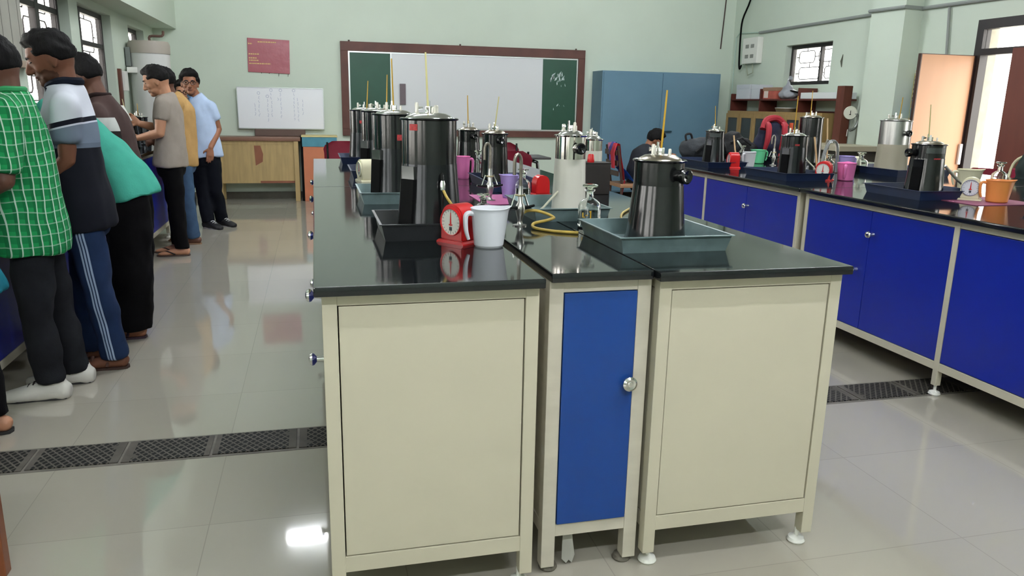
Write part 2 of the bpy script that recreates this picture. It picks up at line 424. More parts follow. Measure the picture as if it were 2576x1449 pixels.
# drain strip across the floor
struct(MB().b2((-1.42, 2.875, -.02), (3.6, 3.085, .0015)).build('drain_channel', mat('grimy_drain_stone', '69635c', .7, var=.35, vscale=14)))
def drain_mat():
    n = NT('perforated_drain_cover', .7)
    a = n.math('ADD', n.x, n.math('MULTIPLY', n.y, .75)); c = n.math('SUBTRACT', n.x, n.math('MULTIPLY', n.y, .75))
    h = n.math('MULTIPLY', n.stripes(a, .03, .74), n.stripes(c, .03, .74))
    ns = n.noise(11, 5); edge = n.band(n.x, -.125, .135)
    d = n.math('MULTIPLY', n.math('MULTIPLY', h, edge), n.math('GREATER_THAN', ns, .38))
    base = n.mix(ns, '35322f', '67625a')
    return n.done(n.mix(d, base, '0c0b0b'))
DM = drain_mat(); dc = None
for k in range(16):
    x = -1.232+k*.32
    lab = 'grimy perforated drain cover set in the floor strip'
    if dc is None:
        dc = MB().b2((-.155, -.092, 0), (.155, .088, .004), .001).build('drain_cover', DM); dc.location = (x, 2.98, .0015)
        tag(dc, lab, 'drain cover', 'drain covers across the floor')
    elif x < .05 or x > 1.9:
        o = dc.copy(); COL.objects.link(o); o.location = (x, 2.98, .0015); o.rotation_euler = (0, 0, pi*(k % 2))

# ------------------------------------------------------------------ lab benches
def knob_mb():
    b = MB(); b.lathe([(0, 0), (.011, 0), (.009, .012), (.008, .02), (.017, .027), (.019, .033), (.015, .04), (.006, .043), (0, .043)], 16); return b
KN = {'v': None}
def knob(parent, loc, d):
    if KN['v'] is None:
        o = knob_mb().build('knob', CHROME, parent); KN['v'] = o
    else:
        o = KN['v'].copy(); COL.objects.link(o); o.parent = parent
    o.rotation_euler = V(d).to_track_quat('Z', 'Y').to_euler()
    o.location = loc; return o
def foot_mb(): return MB().lathe([(0, 0), (.024, 0), (.028, .006), (.024, .016), (.01, .022), (.007, .024), (.007, .05), (0, .05)], 20)
FT = {}
def foot(parent, x, y, dark=False):
    k = 'd' if dark else 'w'
    if k not in FT:
        FT[k] = foot_mb().build('levelling_foot', mat('dark_foot', '5f5a50', .5) if dark else WHITEP, parent); o = FT[k]
    else:
        o = FT[k].copy(); COL.objects.link(o); o.parent = parent
    o.location = (x, y, 0)
def cabinet(label, loc, w, l, top, group=None, side=None, doors=(), end=True, m=CREAM, low=.045, sp=.03, rail=(.117, .162), foot_dark=False):
    """steel framed cupboard: origin at its front left floor corner, w along x, l along y.
    side: 'L' or 'R' gives blue doors on that long face; doors: list of (y0,y1,[(ky,kz)...])"""
    t = thing('bench_cabinet', label, 'cabinet', loc, 0, group)
    b = MB(); p = .028; e = .002
    for x0, x1 in ((0, p+.008), (w-p-.008, w)):
        for y0, y1 in ((0, p+.008), (l-p-.008, l)): b.b2((x0, y0, low), (x1, y1, top), .002)
    for y0, y1 in ((0, p), (l-p, l)):
        b.b2((p, y0+e, rail[0]), (w-p, y1-e, rail[1]), .001); b.b2((p, y0+e, top-.03), (w-p, y1-e, top), .001)
    for x0, x1 in ((0, p), (w-p, w)):
        b.b2((x0+e, p, rail[0]), (x1-e, l-p, rail[1]), .001); b.b2((x0+e, p, top-.03), (x1-e, l-p, top), .001)
    sx = 0 if side == 'L' else w
    for y0, y1, ks in doors:
        if y1 < l-.05: b.b2((sx-(p if side == 'R' else 0)+e, y1, rail[0] if y1 != doors[0][1] or True else .04), (sx+(0 if side == 'R' else p)-e, y1+p, top), .001)
    b.build('frame', m, t)
    g = .003
    MB().b2((p+.008+g, .004, rail[1]+g), (w-p-.008-g, .016, top-.03-g), .0015).build('end_panel', m, t)
    MB().b2((p+.008+g, l-.016, rail[1]+g), (w-p-.008-g, l-.004, top-.03-g), .0015).build('end_panel', m, t)
    MB().b2((.02, .02, rail[0]+.01), (w-.02, l-.02, rail[0]+.02)).build('bottom_shelf', m, t)
    if side:
        for y0, y1, ks in doors:
            ym = (y0+y1)/2
            for a, c in ((y0, ym-.0015), (ym+.0015, y1)):
                xx = (.004, .018) if side == 'L' else (w-.018, w-.004)
                d = MB().b2((xx[0], a+g, rail[1]+g), (xx[1], c-g, top-.03-g), .0015).build('door', BLUE, t)
                for ky, kz in ks:
                    if a <= ky < c: knob(d, (-.0 if side == 'L' else w, ky, kz), (-1, 0, 0) if side == 'L' else (1, 0, 0))
        ox = w-.018 if side == 'L' else .004
        MB().b2((ox, p+g, rail[1]+g), (ox+.012, l-p-g, top-.03-g)).build('back_panel', m, t)
    for x, y in ((.03, .03), (w-.03, .03), (.03, l-.03), (w-.03, l-.03)): foot(t, x, y, foot_dark)
    return t
def worktop(label, lo, hi, group=None, lip=.008):
    b = MB(); b.b2(lo, hi, .004)
    o = b.build('worktop', GRANITE); c = [(lo[i]+hi[i])/2 for i in range(2)]+[lo[2]]
    o.data.transform(M.Translation(-V(c))); o.location = c
    return tag(o, label, 'worktop', group)
T = .875
cabinet('nearest cream steel bench cabinet of the left island row, plain end panel facing the camera', (0, 1.838, 0), .545, 2.16, T, side='L', doors=[(.036, 1.06, [(.3, .80), (.4, .58)]), (1.09, 2.12, [(1.3, .80), (1.4, .58)])])
cabinet('far cream steel bench cabinet of the left island row', (0, 4.03, 0), .545, 1.93, T, side='L', doors=[(.036, .95, [(.3, .80), (.4, .58)]), (.98, 1.89, [(1.2, .80), (1.3, .58)])])
cabinet('nearest cream steel bench cabinet of the right island row, white feet and plain end panel', (.89, 1.858, 0), .568, 2.14, T, side='R', doors=[(.036, 1.05, [(.3, .7), (.4, .5)]), (1.08, 2.1, [(1.3, .7), (1.4, .5)])])
cabinet('far cream steel bench cabinet of the right island row', (.89, 4.03, 0), .568, 1.93, T, side='R', doors=[(.036, .95, [(.3, .7), (.4, .5)]), (.98, 1.89, [(1.2, .7), (1.3, .5)])])
# narrow service cabinet between the two rows
t = thing('service_cabinet', 'narrow tape-wrapped cream cabinet with one tall bright blue door', 'cabinet', (.587, 1.888, 0))
b = MB(); W_, L_ = .292, 2.11
for x0, x1 in ((0, .04), (W_-.04, W_)):
    for y0, y1 in ((0, .04), (L_-.04, L_)): b.b2((x0, y0, .02), (x1, y1, T), .002)
b.b2((.04, .002, .117), (W_-.04, .03, .155), .001).b2((.04, .002, .842), (W_-.04, .03, T), .001)
for x0, x1 in ((.002, .03), (W_-.03, W_-.002)): b.b2((x0, .04, .117), (x1, L_-.04, .155)).b2((x0, .04, .84), (x1, L_-.04, T))
b.build('frame', CREAM2, t)
MB().b2((.005, .04, .155), (.015, L_-.04, .84)).build('side_panel', CREAM2, t)
MB().b2((W_-.015, .04, .155), (W_-.005, L_-.04, .84)).build('side_panel', CREAM2, t)
MB().b2((.03, .03, .125), (W_-.03, L_-.03, .135)).build('bottom_shelf', CREAM2, t)
d = MB().b2((.042, -.004, .157), (W_-.042, .012, .84), .002).build('door', BLUE2, t)
k = MB().lathe([(0, 0), (.012, 0), (.01, .01), (.019, .016), (.021, .021), (.015, .025), (.008, .024), (.007, .0265), (0, .0265)], 24).build('door_knob', CHROME, d)
k.rotation_euler = (R(90), 0, 0); k.location = (.235, -.004, .578)
for x in (.03, W_-.03): foot(t, x, .03, True); foot(t, x, L_-.03, True)
b = MB()
b.prism([(0, 0), (.026, .0), (.03, -.04), (.038, -.09), (.03, -.116), (.02, -.106), (.012, -.116), (-.002, -.1), (-.002, -.05)], 0, .002)
o = b.build('hanging_tape', mat('torn_clear_tape', 'd8d6cd', .3, trans=.4, ior=1.1), t); o.location = (.075, .03, .122)
t2 = thing('service_cabinet', 'far narrow cream cabinet between the island rows', 'cabinet', (.587, 4.03, 0))
MB().b2((0, 0, .117), (W_, 1.9, T), .003).build('frame', CREAM2, t2)
b = MB()
for x in (.02, W_-.02):
    for y in (.02, 1.88): b.b2((x-.02, y-.02, .0), (x+.02, y+.02, .117))
b.build('leg', CREAM2, t2)
# granite slabs
worktop('front black granite slab of the left island row', (-.018, 1.808, T), (.553, 4.015, .9))
worktop('far black granite slab of the left island row', (-.018, 4.019, T), (.553, 5.99, .9))
worktop('front black granite slab of the narrow middle strip', (.585, 1.862, T), (.872, 4.015, .9))
worktop('far black granite slab of the narrow middle strip', (.585, 4.019, T), (.872, 5.99, .9))
worktop('front black granite slab of the right island row', (.876, 1.829, T), (1.47, 4.015, .9))
worktop('far black granite slab of the right island row', (.876, 4.019, T), (1.47, 5.99, .9))

# right hand bench (blue doors facing the island)
def blue_bench(label, y0, y1, posts, knobs, x=2.844, w=1.05, top=.845, sgn=1):
    """long bench; its face is on plane x; sgn=1: cabinet lies towards +x"""
    t = thing('bench_cabinet', label, 'cabinet', (x, y0, 0)); L = y1-y0; p = .03
    def q(b, xa, xb, *r): b.b2((min(sgn*xa, sgn*xb), r[0], r[2]), (max(sgn*xa, sgn*xb), r[1], r[3]), .002)
    b = MB(); ys = [0]+[c-y0 for c in posts]+[L-p]
    for i, y in enumerate(ys):
        q(b, 0, p, y, y+p, .05, top); q(b, w-p, w, y, y+p, .05, top)
        foot(t, sgn*.016, y+p/2); foot(t, sgn*(w-.016), y+p/2)
    q(b, 0.002, p, p, L-p, .125, .165); q(b, .002, p, p, L-p, top-.03, top)
    q(b, w-p, w, p, L-p, .125, .165); q(b, p, w-p, .002, p, top-.03, top); q(b, p, w-p, L-p, L-.002, top-.03, top)
    b.build('frame', CREAM, t)
    e = MB(); q(e, .03, w-.03, .006, .02, .165, top-.03); e.build('end_panel', CREAM, t)
    e = MB(); q(e, .03, w-.03, L-.02, L-.006, .165, top-.03); e.build('end_panel', CREAM, t)
    e = MB(); q(e, w-.02, w-.006, p, L-p, .165, top-.03); e.build('back_panel', CREAM, t)
    e = MB(); q(e, .03, w-.03, .03, L-.03, .13, .14); e.build('bottom_shelf', CREAM, t)
    for ya, yb in zip(ys, ys[1:]):
        ya += p; ym = (ya+yb)/2
        for a, c in ((ya, ym), (ym, yb)):
            e = MB(); q(e, .003, .016, a+.002, c-.002, .168, top-.033); d = e.build('door', BLUE, t)
            for ky, kz in knobs:
                if a <= ky-y0 < c: knob(d, (-sgn*.001, ky-y0, kz), (-sgn, 0, 0))
    return t
blue_bench('near blue-doored bench on the right side of the room', 1.6, 4.035, [2.87], [(3.423, .694), (3.517, .487), (2.3, .694), (2.39, .487)])
blue_bench('far blue-doored bench on the right side of the room, beyond the joint', 4.09, 6.58, [5.27], [(4.663, .686), (4.759, .484), (5.7, .686), (5.8, .484)])
for (lab, y0, y1, xo) in (('near', 1.6, 4.035, 1.08), ('far', 4.09, 6.58, 1.08)):
    t = blue_bench(lab+' rear bench unit behind the right hand blue bench', y0, y1, [], [], x=2.844+2.13, w=1.02, sgn=-1)
worktop('near black granite top of the right hand bench', (2.815, 1.58, .845), (5.0, 4.06, .87))
worktop('far black granite top of the right hand bench', (2.815, 4.064, .845), (5.0, 6.61, .87))
# left hand bench under the windows
blue_bench('blue-doored bench under the left windows, near section', 3.6, 5.2, [4.4], [(3.9, .69), (4.7, .69)], x=-1.394, w=.53, sgn=-1)
blue_bench('blue-doored bench under the left windows, far section', 5.24, 9.0, [6.5, 7.9], [(5.7, .69), (7.1, .69), (8.4, .69)], x=-1.394, w=.53, sgn=-1)
worktop('near black granite top of the bench under the left windows', (-1.945, 3.57, .845), (-1.365, 5.218, .87))
worktop('far black granite top of the bench under the left windows', (-1.945, 5.222, .845), (-1.365, 9.03, .87))

# ------------------------------------------------------------------ trays, boilers, mugs, scales, bottles
def tray(label, cx, cy, z, w, d, h, mt, rz=0., group=None):
    b = MB(); t_ = .004; f = .012
    pr = [(-w/2+f, 0), (w/2-f, 0), (w/2, h), (w/2+.006, h), (w/2+.006, h-.004), (w/2+.002, h-.004)]
    def ring(hw, hd, zz): return [b.bm.verts.new(V((x*hw, y*hd, zz))) for x, y in ((-1, -1), (1, -1), (1, 1), (-1, 1))]
    R_ = [ring(w/2-f, d/2-f, 0), ring(w/2, d/2, h-.002), ring(w/2+.007, d/2+.007, h-.002), ring(w/2+.007, d/2+.007, h+.001), ring(w/2-.001, d/2-.001, h+.001), ring(w/2-f-.002, d/2-f-.002, .003)]
    for a, c in zip(R_, R_[1:]):
        for i in range(4): b.bm.faces.new([a[i], a[(i+1) % 4], c[(i+1) % 4], c[i]])
    b.bm.faces.new(R_[0][::-1]); b.bm.faces.new(R_[-1])
    o = b.build('tray', mt); o.location = (cx, cy, z); o.rotation_euler = (0, 0, rz)
    return tag(o, label, 'tray', group)
def boiler(label, cx, cy, z, rd, rb, h, hj, style='black', rz=0., th=None, hatch=None, port=None, plate=None, hose=None, red=None, lid=True, group=None):
    """tapered laboratory boiler. th: thermometer (bottom xyz, top xyz, material) relative to base centre in world axes"""
    t = thing('laboratory_boiler', label, 'boiler', (cx, cy, z), 0, group)
    drum_m, body_m = {'black': (BLKGLOSS, BLKMET), 'dark': (BLKGLOSS, BLKGLOSS), 'steel': (STEEL, mat('beige_grey_enamel', 'a39c88', .45)), 'white': (mat('mirror_steel', 'cfcac4', .1, 1.), mat('off_white_enamel', 'd3cfc3', .4))}[style]
    b = MB(); b.lathe([(0, .0), (rb, 0), (rb+.002, .004), (rb, .008), (rb-.003, .02), (rd+(rb-rd)*.45, hj*.5), (rd+.002, hj-.012), (rd+.001, hj+.002), (0, hj+.002)], 48)
    b.build('tapered_body', body_m, t, 50)
    b = MB(); b.lathe([(0, hj), (rd, hj), (rd, h-.006), (rd+.006, h-.004), (rd+.007, h), (rd+.004, h+.002), (rd-.002, h), (rd-.003, h-.012), (0, h-.012)], 48)
    b.build('drum', drum_m, t, 50)
    if lid:
        rl = rd*.82
        l = MB().lathe([(0, h-.012), (rl+.004, h-.012), (rl+.006, h), (rl, h+.007), (rl*.75, h+.016), (rl*.45, h+.019), (0, h+.02)], 40).build('lid', CHROME if style != 'dark' else mat('dull_lid_steel', 'b3aa9c', .25, 1.), t, 50)
        zz = h+.016
        a0 = rz
        for ang, rr, hh, ra in ((a0+2.6, .55, .038, .006), (a0+.4, .62, .03, .0075), (a0+4.4, .5, .024, .005)):
            x, y = rl*rr*cos(ang), rl*rr*sin(ang)
            st = MB().lathe([(0, 0), (ra*1.3, 0), (ra*1.3, .008), (ra, .01), (ra, hh), (ra*.7, hh+.003), (0, hh+.003)], 12, M.Translation((x, y, zz-.006))); st.build('lid_fitting', mat('pale_fitting', 'd6d2c6', .3, .3), l)
        c = MB(); c.box((0, 0, zz+.012), (.014, .026, .022), .002, M.Rotation(rz, 3, 'Z')); c.tube([(-.02, .008, zz+.018), (-.034, .012, zz+.018)], [.004, .007], 8)
        c.lathe([(0, 0), (.004, 0), (.004, .04), (0, .042)], 10, M.Translation((.012*cos(rz+1), .012*sin(rz+1), zz)))
        c.build('lid_valve', CHROME, l)
    if th:
        p0, p1, m_ = th
        MB().tube([p0, (V(p0)+V(p1))/2, p1], [.0036, .0034, .0028], 8).build('thermometer', m_, t)
    if hatch is not None:    # fire door hood on the tapered side, facing angle hatch
        m_ = RZ(hatch-pi/2)
        wv = rd*.6; b = MB()
        yo, yi = rb*1.05, rd*.5
        prof = [(yi, .012), (rb+.004, .012), (rd+.012, hj-.05), (rd+.014, hj-.004), (yi, hj-.004)]
        mm = m_ @ M.Rotation(R(90), 4, 'Z')
        b.prism([(x, z_) for x, z_ in prof], -wv/2, wv/2, mm)
        hd = b.build('fire_hood', mat('bright_hood_metal', '6f7070', .25, .9) if style == 'black' else BLKGLOSS, t)
        b = MB(); b.prism([(rb+.0, .013), (rb+.008, .013), (rd+.0158, hj-.045), (rd+.0, hj-.045)], -wv/2-.001, wv/2+.001, mm); b.build('fire_door', BLKMATT, hd)
    if port is not None:
        ang, zp, rp, pm = port
        mm = M.Translation((rd*cos(ang)*.97, rd*sin(ang)*.97, zp)) @ V((cos(ang), sin(ang), 0)).to_track_quat('Z', 'Y').to_matrix().to_4x4()
        p_ = MB().lathe([(0, 0), (rp*.85, 0), (rp*.85, .03), (0, .03)], 20, mm).build('outlet_port', pm, t)
        MB().lathe([(0, .026), (rp*1.1, .026), (rp*1.15, .03), (rp*1.15, .046), (rp*.9, .05), (rp*.3, .046), (rp*.25, .05), (0, .05)], 20, mm).build('port_cap', BLKGLOSS, p_)
    if plate is not None:
        ang, zp, wd, ht = plate; n_ = 8; b = MB()
        def pt(a, r, z_): return V((r*cos(a), r*sin(a), z_))
        da = wd/rd
        for i in range(n_):
            a, c = ang-da/2+da*i/n_, ang-da/2+da*(i+1)/n_
            vs = [b.bm.verts.new(pt(a, rd+.0015, zp)), b.bm.verts.new(pt(c, rd+.0015, zp)), b.bm.verts.new(pt(c, rd+.0015, zp+ht)), b.bm.verts.new(pt(a, rd+.0015, zp+ht))]; b.bm.faces.new(vs)
        b.build('name_plate', mat('dark_name_plate', '3c4340', .4, var=.35, vscale=220, stretch=(1, 1, 3)), t)
    if red is not None:
        ang, zp, wd, ht = red; da = wd/rd; b = MB()
        for i in range(6):
            a, c = ang-da/2+da*i/6, ang-da/2+da*(i+1)/6
            k = lambda q, z_: b.bm.verts.new(V(((rd+.0012)*cos(q), (rd+.0012)*sin(q), z_)))
            b.bm.faces.new([k(a, zp), k(c, zp), k(c, zp+ht), k(a, zp+ht)])
        b.build('red_mark', mat('red_sticker', 'b03436', .5, var=.4, vscale=150), t)
    if hose is not None:
        nz, pts, hm = hose
        h_ = MB().tube(pts, .0045, 8).build('rubber_hose', hm, t)
        MB().lathe([(0, 0), (.006, 0), (.007, .01), (.0095, .014), (.0095, .03), (.006, .034), (0, .034)], 12, M.Translation(V(pts[0])) @ (V(pts[0])-V(pts[1])).to_track_quat('Z', 'Y').to_matrix().to_4x4()).build('nozzle', CHROME, h_)
    return t
def mug(label, cx, cy, z, r, h, mt, ang=pi, group=None, hs=1.):
    """measuring mug; handle towards angle ang, spout opposite"""
    t = thing('measuring_mug', label, 'mug', (cx, cy, z), ang, group)
    n = 36; b = MB(); prof = [(0, 0), (r*.76, 0), (r*.82, .006), (r*.97, h*.9), (r, h*.97), (r*1.04, h), (r*1.0, h+.001), (r*.93, h*.9), (r*.78, .008), (0, .006)]
    b.lathe(prof, n)
    for v in b.bm.verts:      # spout opposite the handle
        a = math.atan2(v.co.y, v.co.x); k = max(0, cos(a-pi))**14*max(0, (v.co.z/h-.72)/.28)
        v.co.x -= k*r*.28; v.co.z += k*.004
    b.build('cup', mt, t, 60)
    pts = [(r*.92, 0, h*.86), (r*1.2, 0, h*.88), (r*1.36, 0, h*.78), (r*1.33, 0, h*.45), (r*1.18, 0, h*.2)]
    b = MB(); b.tube(pts, [.008, .008, .008, .007, .005], 8)
    for v in b.bm.verts: v.co.y *= 1.25
    b.build('handle', mt, t)
    return t
def scale(label, cx, cy, z, s, mt, ang, group=None, dial='f2efe6'):
    """kitchen scale, dial facing angle ang; s = height"""
    t = thing('kitchen_scale', label, 'scale', (cx, cy, z), ang+pi/2, group)   # local -y faces ang
    w = s*.38; arch = [(-w*1.02, s*.08)]+[(-w*cos(pi*k/16)*(1.0), s*.56+s*.44*sin(pi*k/16)**.8) for k in range(17)]+[(w*1.02, s*.08)]
    b = MB(); b.prism(arch, -s*.3, s*.3)
    b.bm.normal_update()
    es = [e for e in b.bm.edges if len(e.link_faces) == 2 and e.calc_face_angle(0) > 1.2]
    bmesh.ops.bevel(b.bm, geom=es, offset=s*.03, segments=2, affect='EDGES')
    b.build('housing', mt, t, 45)
    b = MB(); b.prism([(-w*1.25, 0), (-w*1.22, s*.035), (-w*1.03, s*.085), (w*1.03, s*.085), (w*1.22, s*.035), (w*1.25, 0)], -s*.36, s*.34); b.build('base', mt, t)
    mm = M.Translation((0, -s*.3, s*.55)) @ M.Rotation(R(90), 4, 'X')
    f = MB().lathe([(0, 0), (s*.335, 0), (s*.335, .002), (0, .002)], 32, mm).build('dial', mat('dial_face_'+dial, dial, .35), t)
    MB().lathe([(s*.325, 0), (s*.355, 0), (s*.35, .006), (s*.33, .006), (s*.325, 0)], 32, mm).build('dial_rim', mt if dial != 'dfe0e6' else mat('lilac_rim', '8f8fa6', .4), t)
    b = MB()
    for k in range(20):
        a = 2*pi*k/20; L = .05 if k % 5 else .09
        b.box((0, 0, 0), (.001, s*L, .0006)); 
        for v in b.bm.verts[-8:]: v.co = mm @ (RZ(a) @ (v.co+V((0, s*(.31-L/2), .0024))))
    b.build('tick_marks', mat('dial_ink', '3a3a40', .6), f)
    b = MB(); b.prism([(-.0035, -.012), (.0035, -.012), (.0012, s*.24), (-.0012, s*.24)], 0, .001); b.bm.verts.ensure_lookup_table()
    for v in b.bm.verts: v.co = M.Translation((0, -s*.3-.0035, s*.55)) @ v.co
    b.box((0, -s*.3-.003, s*.48), (s*.12, .0008, s*.035))
    b.build('pointer', REDP if dial != 'f0d0d0' else BLKMATT, f)
    b = MB(); b.box((0, -s*.3-.003, s*.38), (s*.09, .0008, s*.09)); b.build('dial_print', mat('dial_ink', '3a3a40', .6), f)
    return t
def bottle(label, cx, cy, z, r, h, group=None, liquid=None, text=False):
    t = thing('reagent_bottle', label, 'bottle', (cx, cy, z), 0, group)
    hb = h*.62; w_ = .0028
    out = [(0, 0), (r*.92, 0), (r, .006), (r, hb*.78), (r*.9, hb*.92), (r*.6, hb*1.04), (r*.34, hb*1.1), (r*.3, h*.82), (r*.46, h*.85), (r*.46, h*.88), (r*.3, h*.88)]
    inn = [(r*.24, h*.86), (r*.24, hb*1.1), (r*.52, hb*1.02), (r*.84, hb*.9), (r-w_, hb*.76), (r-w_, .01), (0, .008)]
    MB().lathe(out+inn, 32).build('glass_body', GLASS, t, 60)
    MB().lathe([(0, h*.83), (r*.2, h*.83), (r*.23, h*.9), (r*.3, h*.93), (r*.66, h*.95), (r*.7, h*.985), (r*.6, h), (0, h)], 24).build('stopper', mat('stopper_glass', 'e9efdd', .03, trans=1., ior=1.45), t, 60)
    if liquid: MB().lathe([(0, .011), (r-.004, .011), (r-.004, hb*.62), (0, hb*.62)], 28).build('liquid', DARKLIQ, t)
    if text:
        ym = mat('yellow_paint', 'd9a92a', .5)
        b = MB(); bx = lambda dx, zz, ww, hh, rt: b.box((dx, -math.sqrt((r+.0008)**2-dx*dx), zz), (ww, .0008, hh), 0, M.Rotation(-dx/r, 3, 'Z') if False else None)
        bx(-.033, .045, .003, .018, 0); bx(-.029, .038, .006, .003, 0); bx(-.022, .045, .009, .003, 0); bx(-.009, .046, .004, .03, 0); bx(-.012, .058, .004, .004, 0); bx(-.009, .0315, .011, .003, 0)
        b.build('painted_mark', ym, t)
    return t
def gas_tap(label, cx, cy, z, h, ang, group=None):
    t = thing('gas_tap', label, 'tap', (cx, cy, z), ang, group)
    MB().lathe([(0, 0), (.026, 0), (.026, .004), (.012, .007), (.0085, .014), (.0085, .02), (.014, .04), (.018, .06), (.016, .075), (.0095, .085), (.0085, h*.55), (0, h*.55)], 24).build('column', STEEL, t, 50)
    pts = [(0, 0, h*.4)]+[(0, 0, h*.4+.02*k) for k in range(1, 5)]+[(.014+.014*cos(pi-pi*k/8)*1., 0, h*.86+.03*sin(pi*k/8)) for k in range(9)]+[(.028, 0, h*.78), (.028, 0, h*.7)]
    MB().tube(pts, .0062, 10).build('swan_neck', mat('worn_pipe', '8b857a', .35, .8, var=.25, vscale=40), t)
    for s_ in (1, -1):
        b = MB(); b.tube([(s_*.012, 0, .065), (s_*.04, 0, .066), (s_*.062, 0, .07)], [.008, .006, .0045], 10); v_ = b.build('valve', BLKGLOSS, t)
        MB().tube([(s_*.038, -.004, .068), (s_*.032, -.006, .085), (s_*.02, -.006, .115)], .0035, 8).build('valve_lever', CHROME, v_)
    MB().box((0, 0, h*.42), (.026, .026, .006), .002).build('collar', BRASS, t)
    return t

# ------------------------------------------------------------------ what stands on the island
Z = .9
tray('black metal drip tray under the nearest tall black boiler', .35, 2.55, Z, .32, .33, .055, DKTRAY)
tray('grey metal drip tray under the second tall boiler of the left row', .345, 3.48, Z, .33, .37, .05, GALV)
tray('navy tray under the third tall boiler, beside the white scale', .355, 4.58, Z, .33, .42, .05, NAVYTRAY)
tray('navy tray under the farthest tall boiler of the left row', .335, 5.64, Z, .34, .42, .05, NAVYTRAY)
tray('large galvanised tray under the front black boiler with the side knob', 1.048, 2.277, Z, .363, .374, .05, GALV)
tray('grey-green tray under the white and chrome boiler', .93, 2.95, Z, .30, .44, .05, GALV)
tray('navy tray under the slender black boiler in the middle of the island', .965, 3.97, Z, .28, .52, .05, NAVYTRAY)
zt = Z+.004
TALL = 'tall black boilers in the left row'
boiler('tall black boiler in the nearest black tray, behind the red scale', .366, 2.57, zt, .09, .112, .372, .225, th=((-.003, 0, .375), (-.011, 0, .58), THERMO2), hatch=R(219), rz=.5,
       hose=((.016, -.105, .205), [(.016, -.112, .2), (.024, -.125, .165), (.045, -.135, .125), (.075, -.13, .1)], HOSE) if False else None, red=(R(228), .335, .03, .02), group=TALL)
boiler('second tall black boiler of the left row, in the grey tray', .339, 3.48, zt, .091, .108, .37, .222, th=((0, 0, .37), (-.006, 0, .604), THERMO), hatch=R(215), red=(R(285), .26, .04, .025), rz=1.2, group=TALL)
boiler('third tall black boiler of the left row, partly behind the second', .357, 4.6, zt, .093, .108, .367, .205, th=((.05, 0, .36), (.057, 0, .572), THERMO), hatch=R(215), rz=2, group=TALL)
boiler('farthest tall black boiler of the left row, against the green board', .343, 5.66, zt, .098, .116, .36, .203, th=((.019, 0, .355), (.032, 0, .561), THERMO), red=(R(262), .27, .05, .02), hose=((0, 0, 0), [(.0, -.115, .15), (.02, -.135, .12), (.05, -.15, .09)], HOSE), rz=.2, group=TALL)
boiler('front black boiler with a side knob in the large galvanised tray', 1.073, 2.305, zt, .08, .099, .258, .178, style='dark', th=((.001, 0, .26), (.01, 0, .476), THERMO), port=(R(290), .215, .021, BLKGLOSS), rz=1.0)
boiler('chrome drummed boiler with an off-white lower body and black outlet', .985, 2.95, zt, .06, .072, .308, .214, style='white', port=(R(275), .26, .019, CHROME), rz=2.3, hose=((0, 0, 0), [(-.055, -.03, .09), (-.09, -.045, .06), (-.13, -.06, .025), (-.16, -.06, .008)], mat('pale_rubber_hose', 'bcb9a4', .5)))
boiler('small chrome and off-white boiler behind the black box at the island edge', 1.412, 3.86, Z, .048, .053, .257, .196, style='white', rz=1)
boiler('slender black boiler in the middle navy tray', .915, 4.0, zt, .065, .078, .271, .201, style='dark', th=((-.004, 0, .27), (.019, 0, .459), THERMO2), port=(R(275), .24, .017, BLKGLOSS), rz=.7)
boiler('farthest slender black boiler, behind the pink mug', .902, 4.65, Z, .065, .077, .269, .198, style='dark', th=((-.003, 0, .26), (-.009, 0, .472), THERMO), port=(R(280), .235, .015, BLKGLOSS), rz=.1)
# burner of the nearest boiler
t = thing('gas_burner', 'chrome gas burner nozzle with yellow hose in front of the nearest boiler', 'burner', (.366, 2.57, Z+.004))
MB().tube([(.03, -.06, .215), (.026, -.1, .19), (.026, -.112, .16)], .006, 8).tube([(.0, -.06, .002), (.026, -.112, .004), (.026, -.112, .16)], .004, 8).build('burner_stem', BLKGLOSS, t)
MB().lathe([(0, 0), (.008, 0), (.009, .02), (.006, .03), (0, .03)], 12, M.Translation((.026, -.114, .15))).build('nozzle', CHROME, t)
MB().tube([(.027, -.115, .152), (.036, -.128, .13), (.052, -.136, .105), (.075, -.14, .07), (.1, -.14, .03), (.12, -.12, .006)], .0046, 8).build('rubber_hose', HOSE, t)

scale('red kitchen scale beside the white mug at the front of the island', .43, 2.36, Z, .123, REDP, R(216))
mug('translucent white measuring mug beside the red scale at the island front', .507, 2.28, Z, .0555, .118, FROST, R(188))
bottle('glass bottle with flat stopper standing behind the white mug', .592, 2.76, Z, .036, .105)
bottle('clear glass bottle with a yellow painted mark behind the galvanised tray', .955, 2.62, Z, .041, .152, text=True)
gas_tap('nearest swan-necked gas tap on the middle strip', .706, 2.66, Z, .262, R(200))
gas_tap('second swan-necked gas tap, in front of the slender black boiler', .755, 3.385, Z, .262, R(190))
o = MB().tube([(.712, 2.67, .94), (.74, 2.69, .949), (.77, 2.692, .95), (.8, 2.69, .943), (.825, 2.688, .934), (.838, 2.68, .926), (.832, 2.66, .925), (.79, 2.61, .925), (.745, 2.605, .917), (.735, 2.59, .908), (.745, 2.55, .9055), (.79, 2.49, .9055), (.858, 2.452, .9055)], .0055, 8).build('rubber_hose', HOSE)
tag(o, 'looped yellow rubber hose lying between the gas tap and the galvanised tray', 'hose')
o = MB().tube([(1.1, 2.53, .9055), (1.12, 2.7, .9055), (1.19, 2.88, .9055), (1.3, 3.05, .9055), (1.38, 3.16, .9055)], .0045, 8).build('rubber_hose', HOSE)
tag(o, 'yellow rubber tube running back from behind the galvanised tray', 'hose')
scale('white kitchen scale seen side-on beside the third tall boiler', .262, 4.3, Z, .119, IVORY, R(195))
mug('pink measuring mug in front of the farthest slender boiler', .827, 4.42, Z, .04, .128, PINK, R(355))
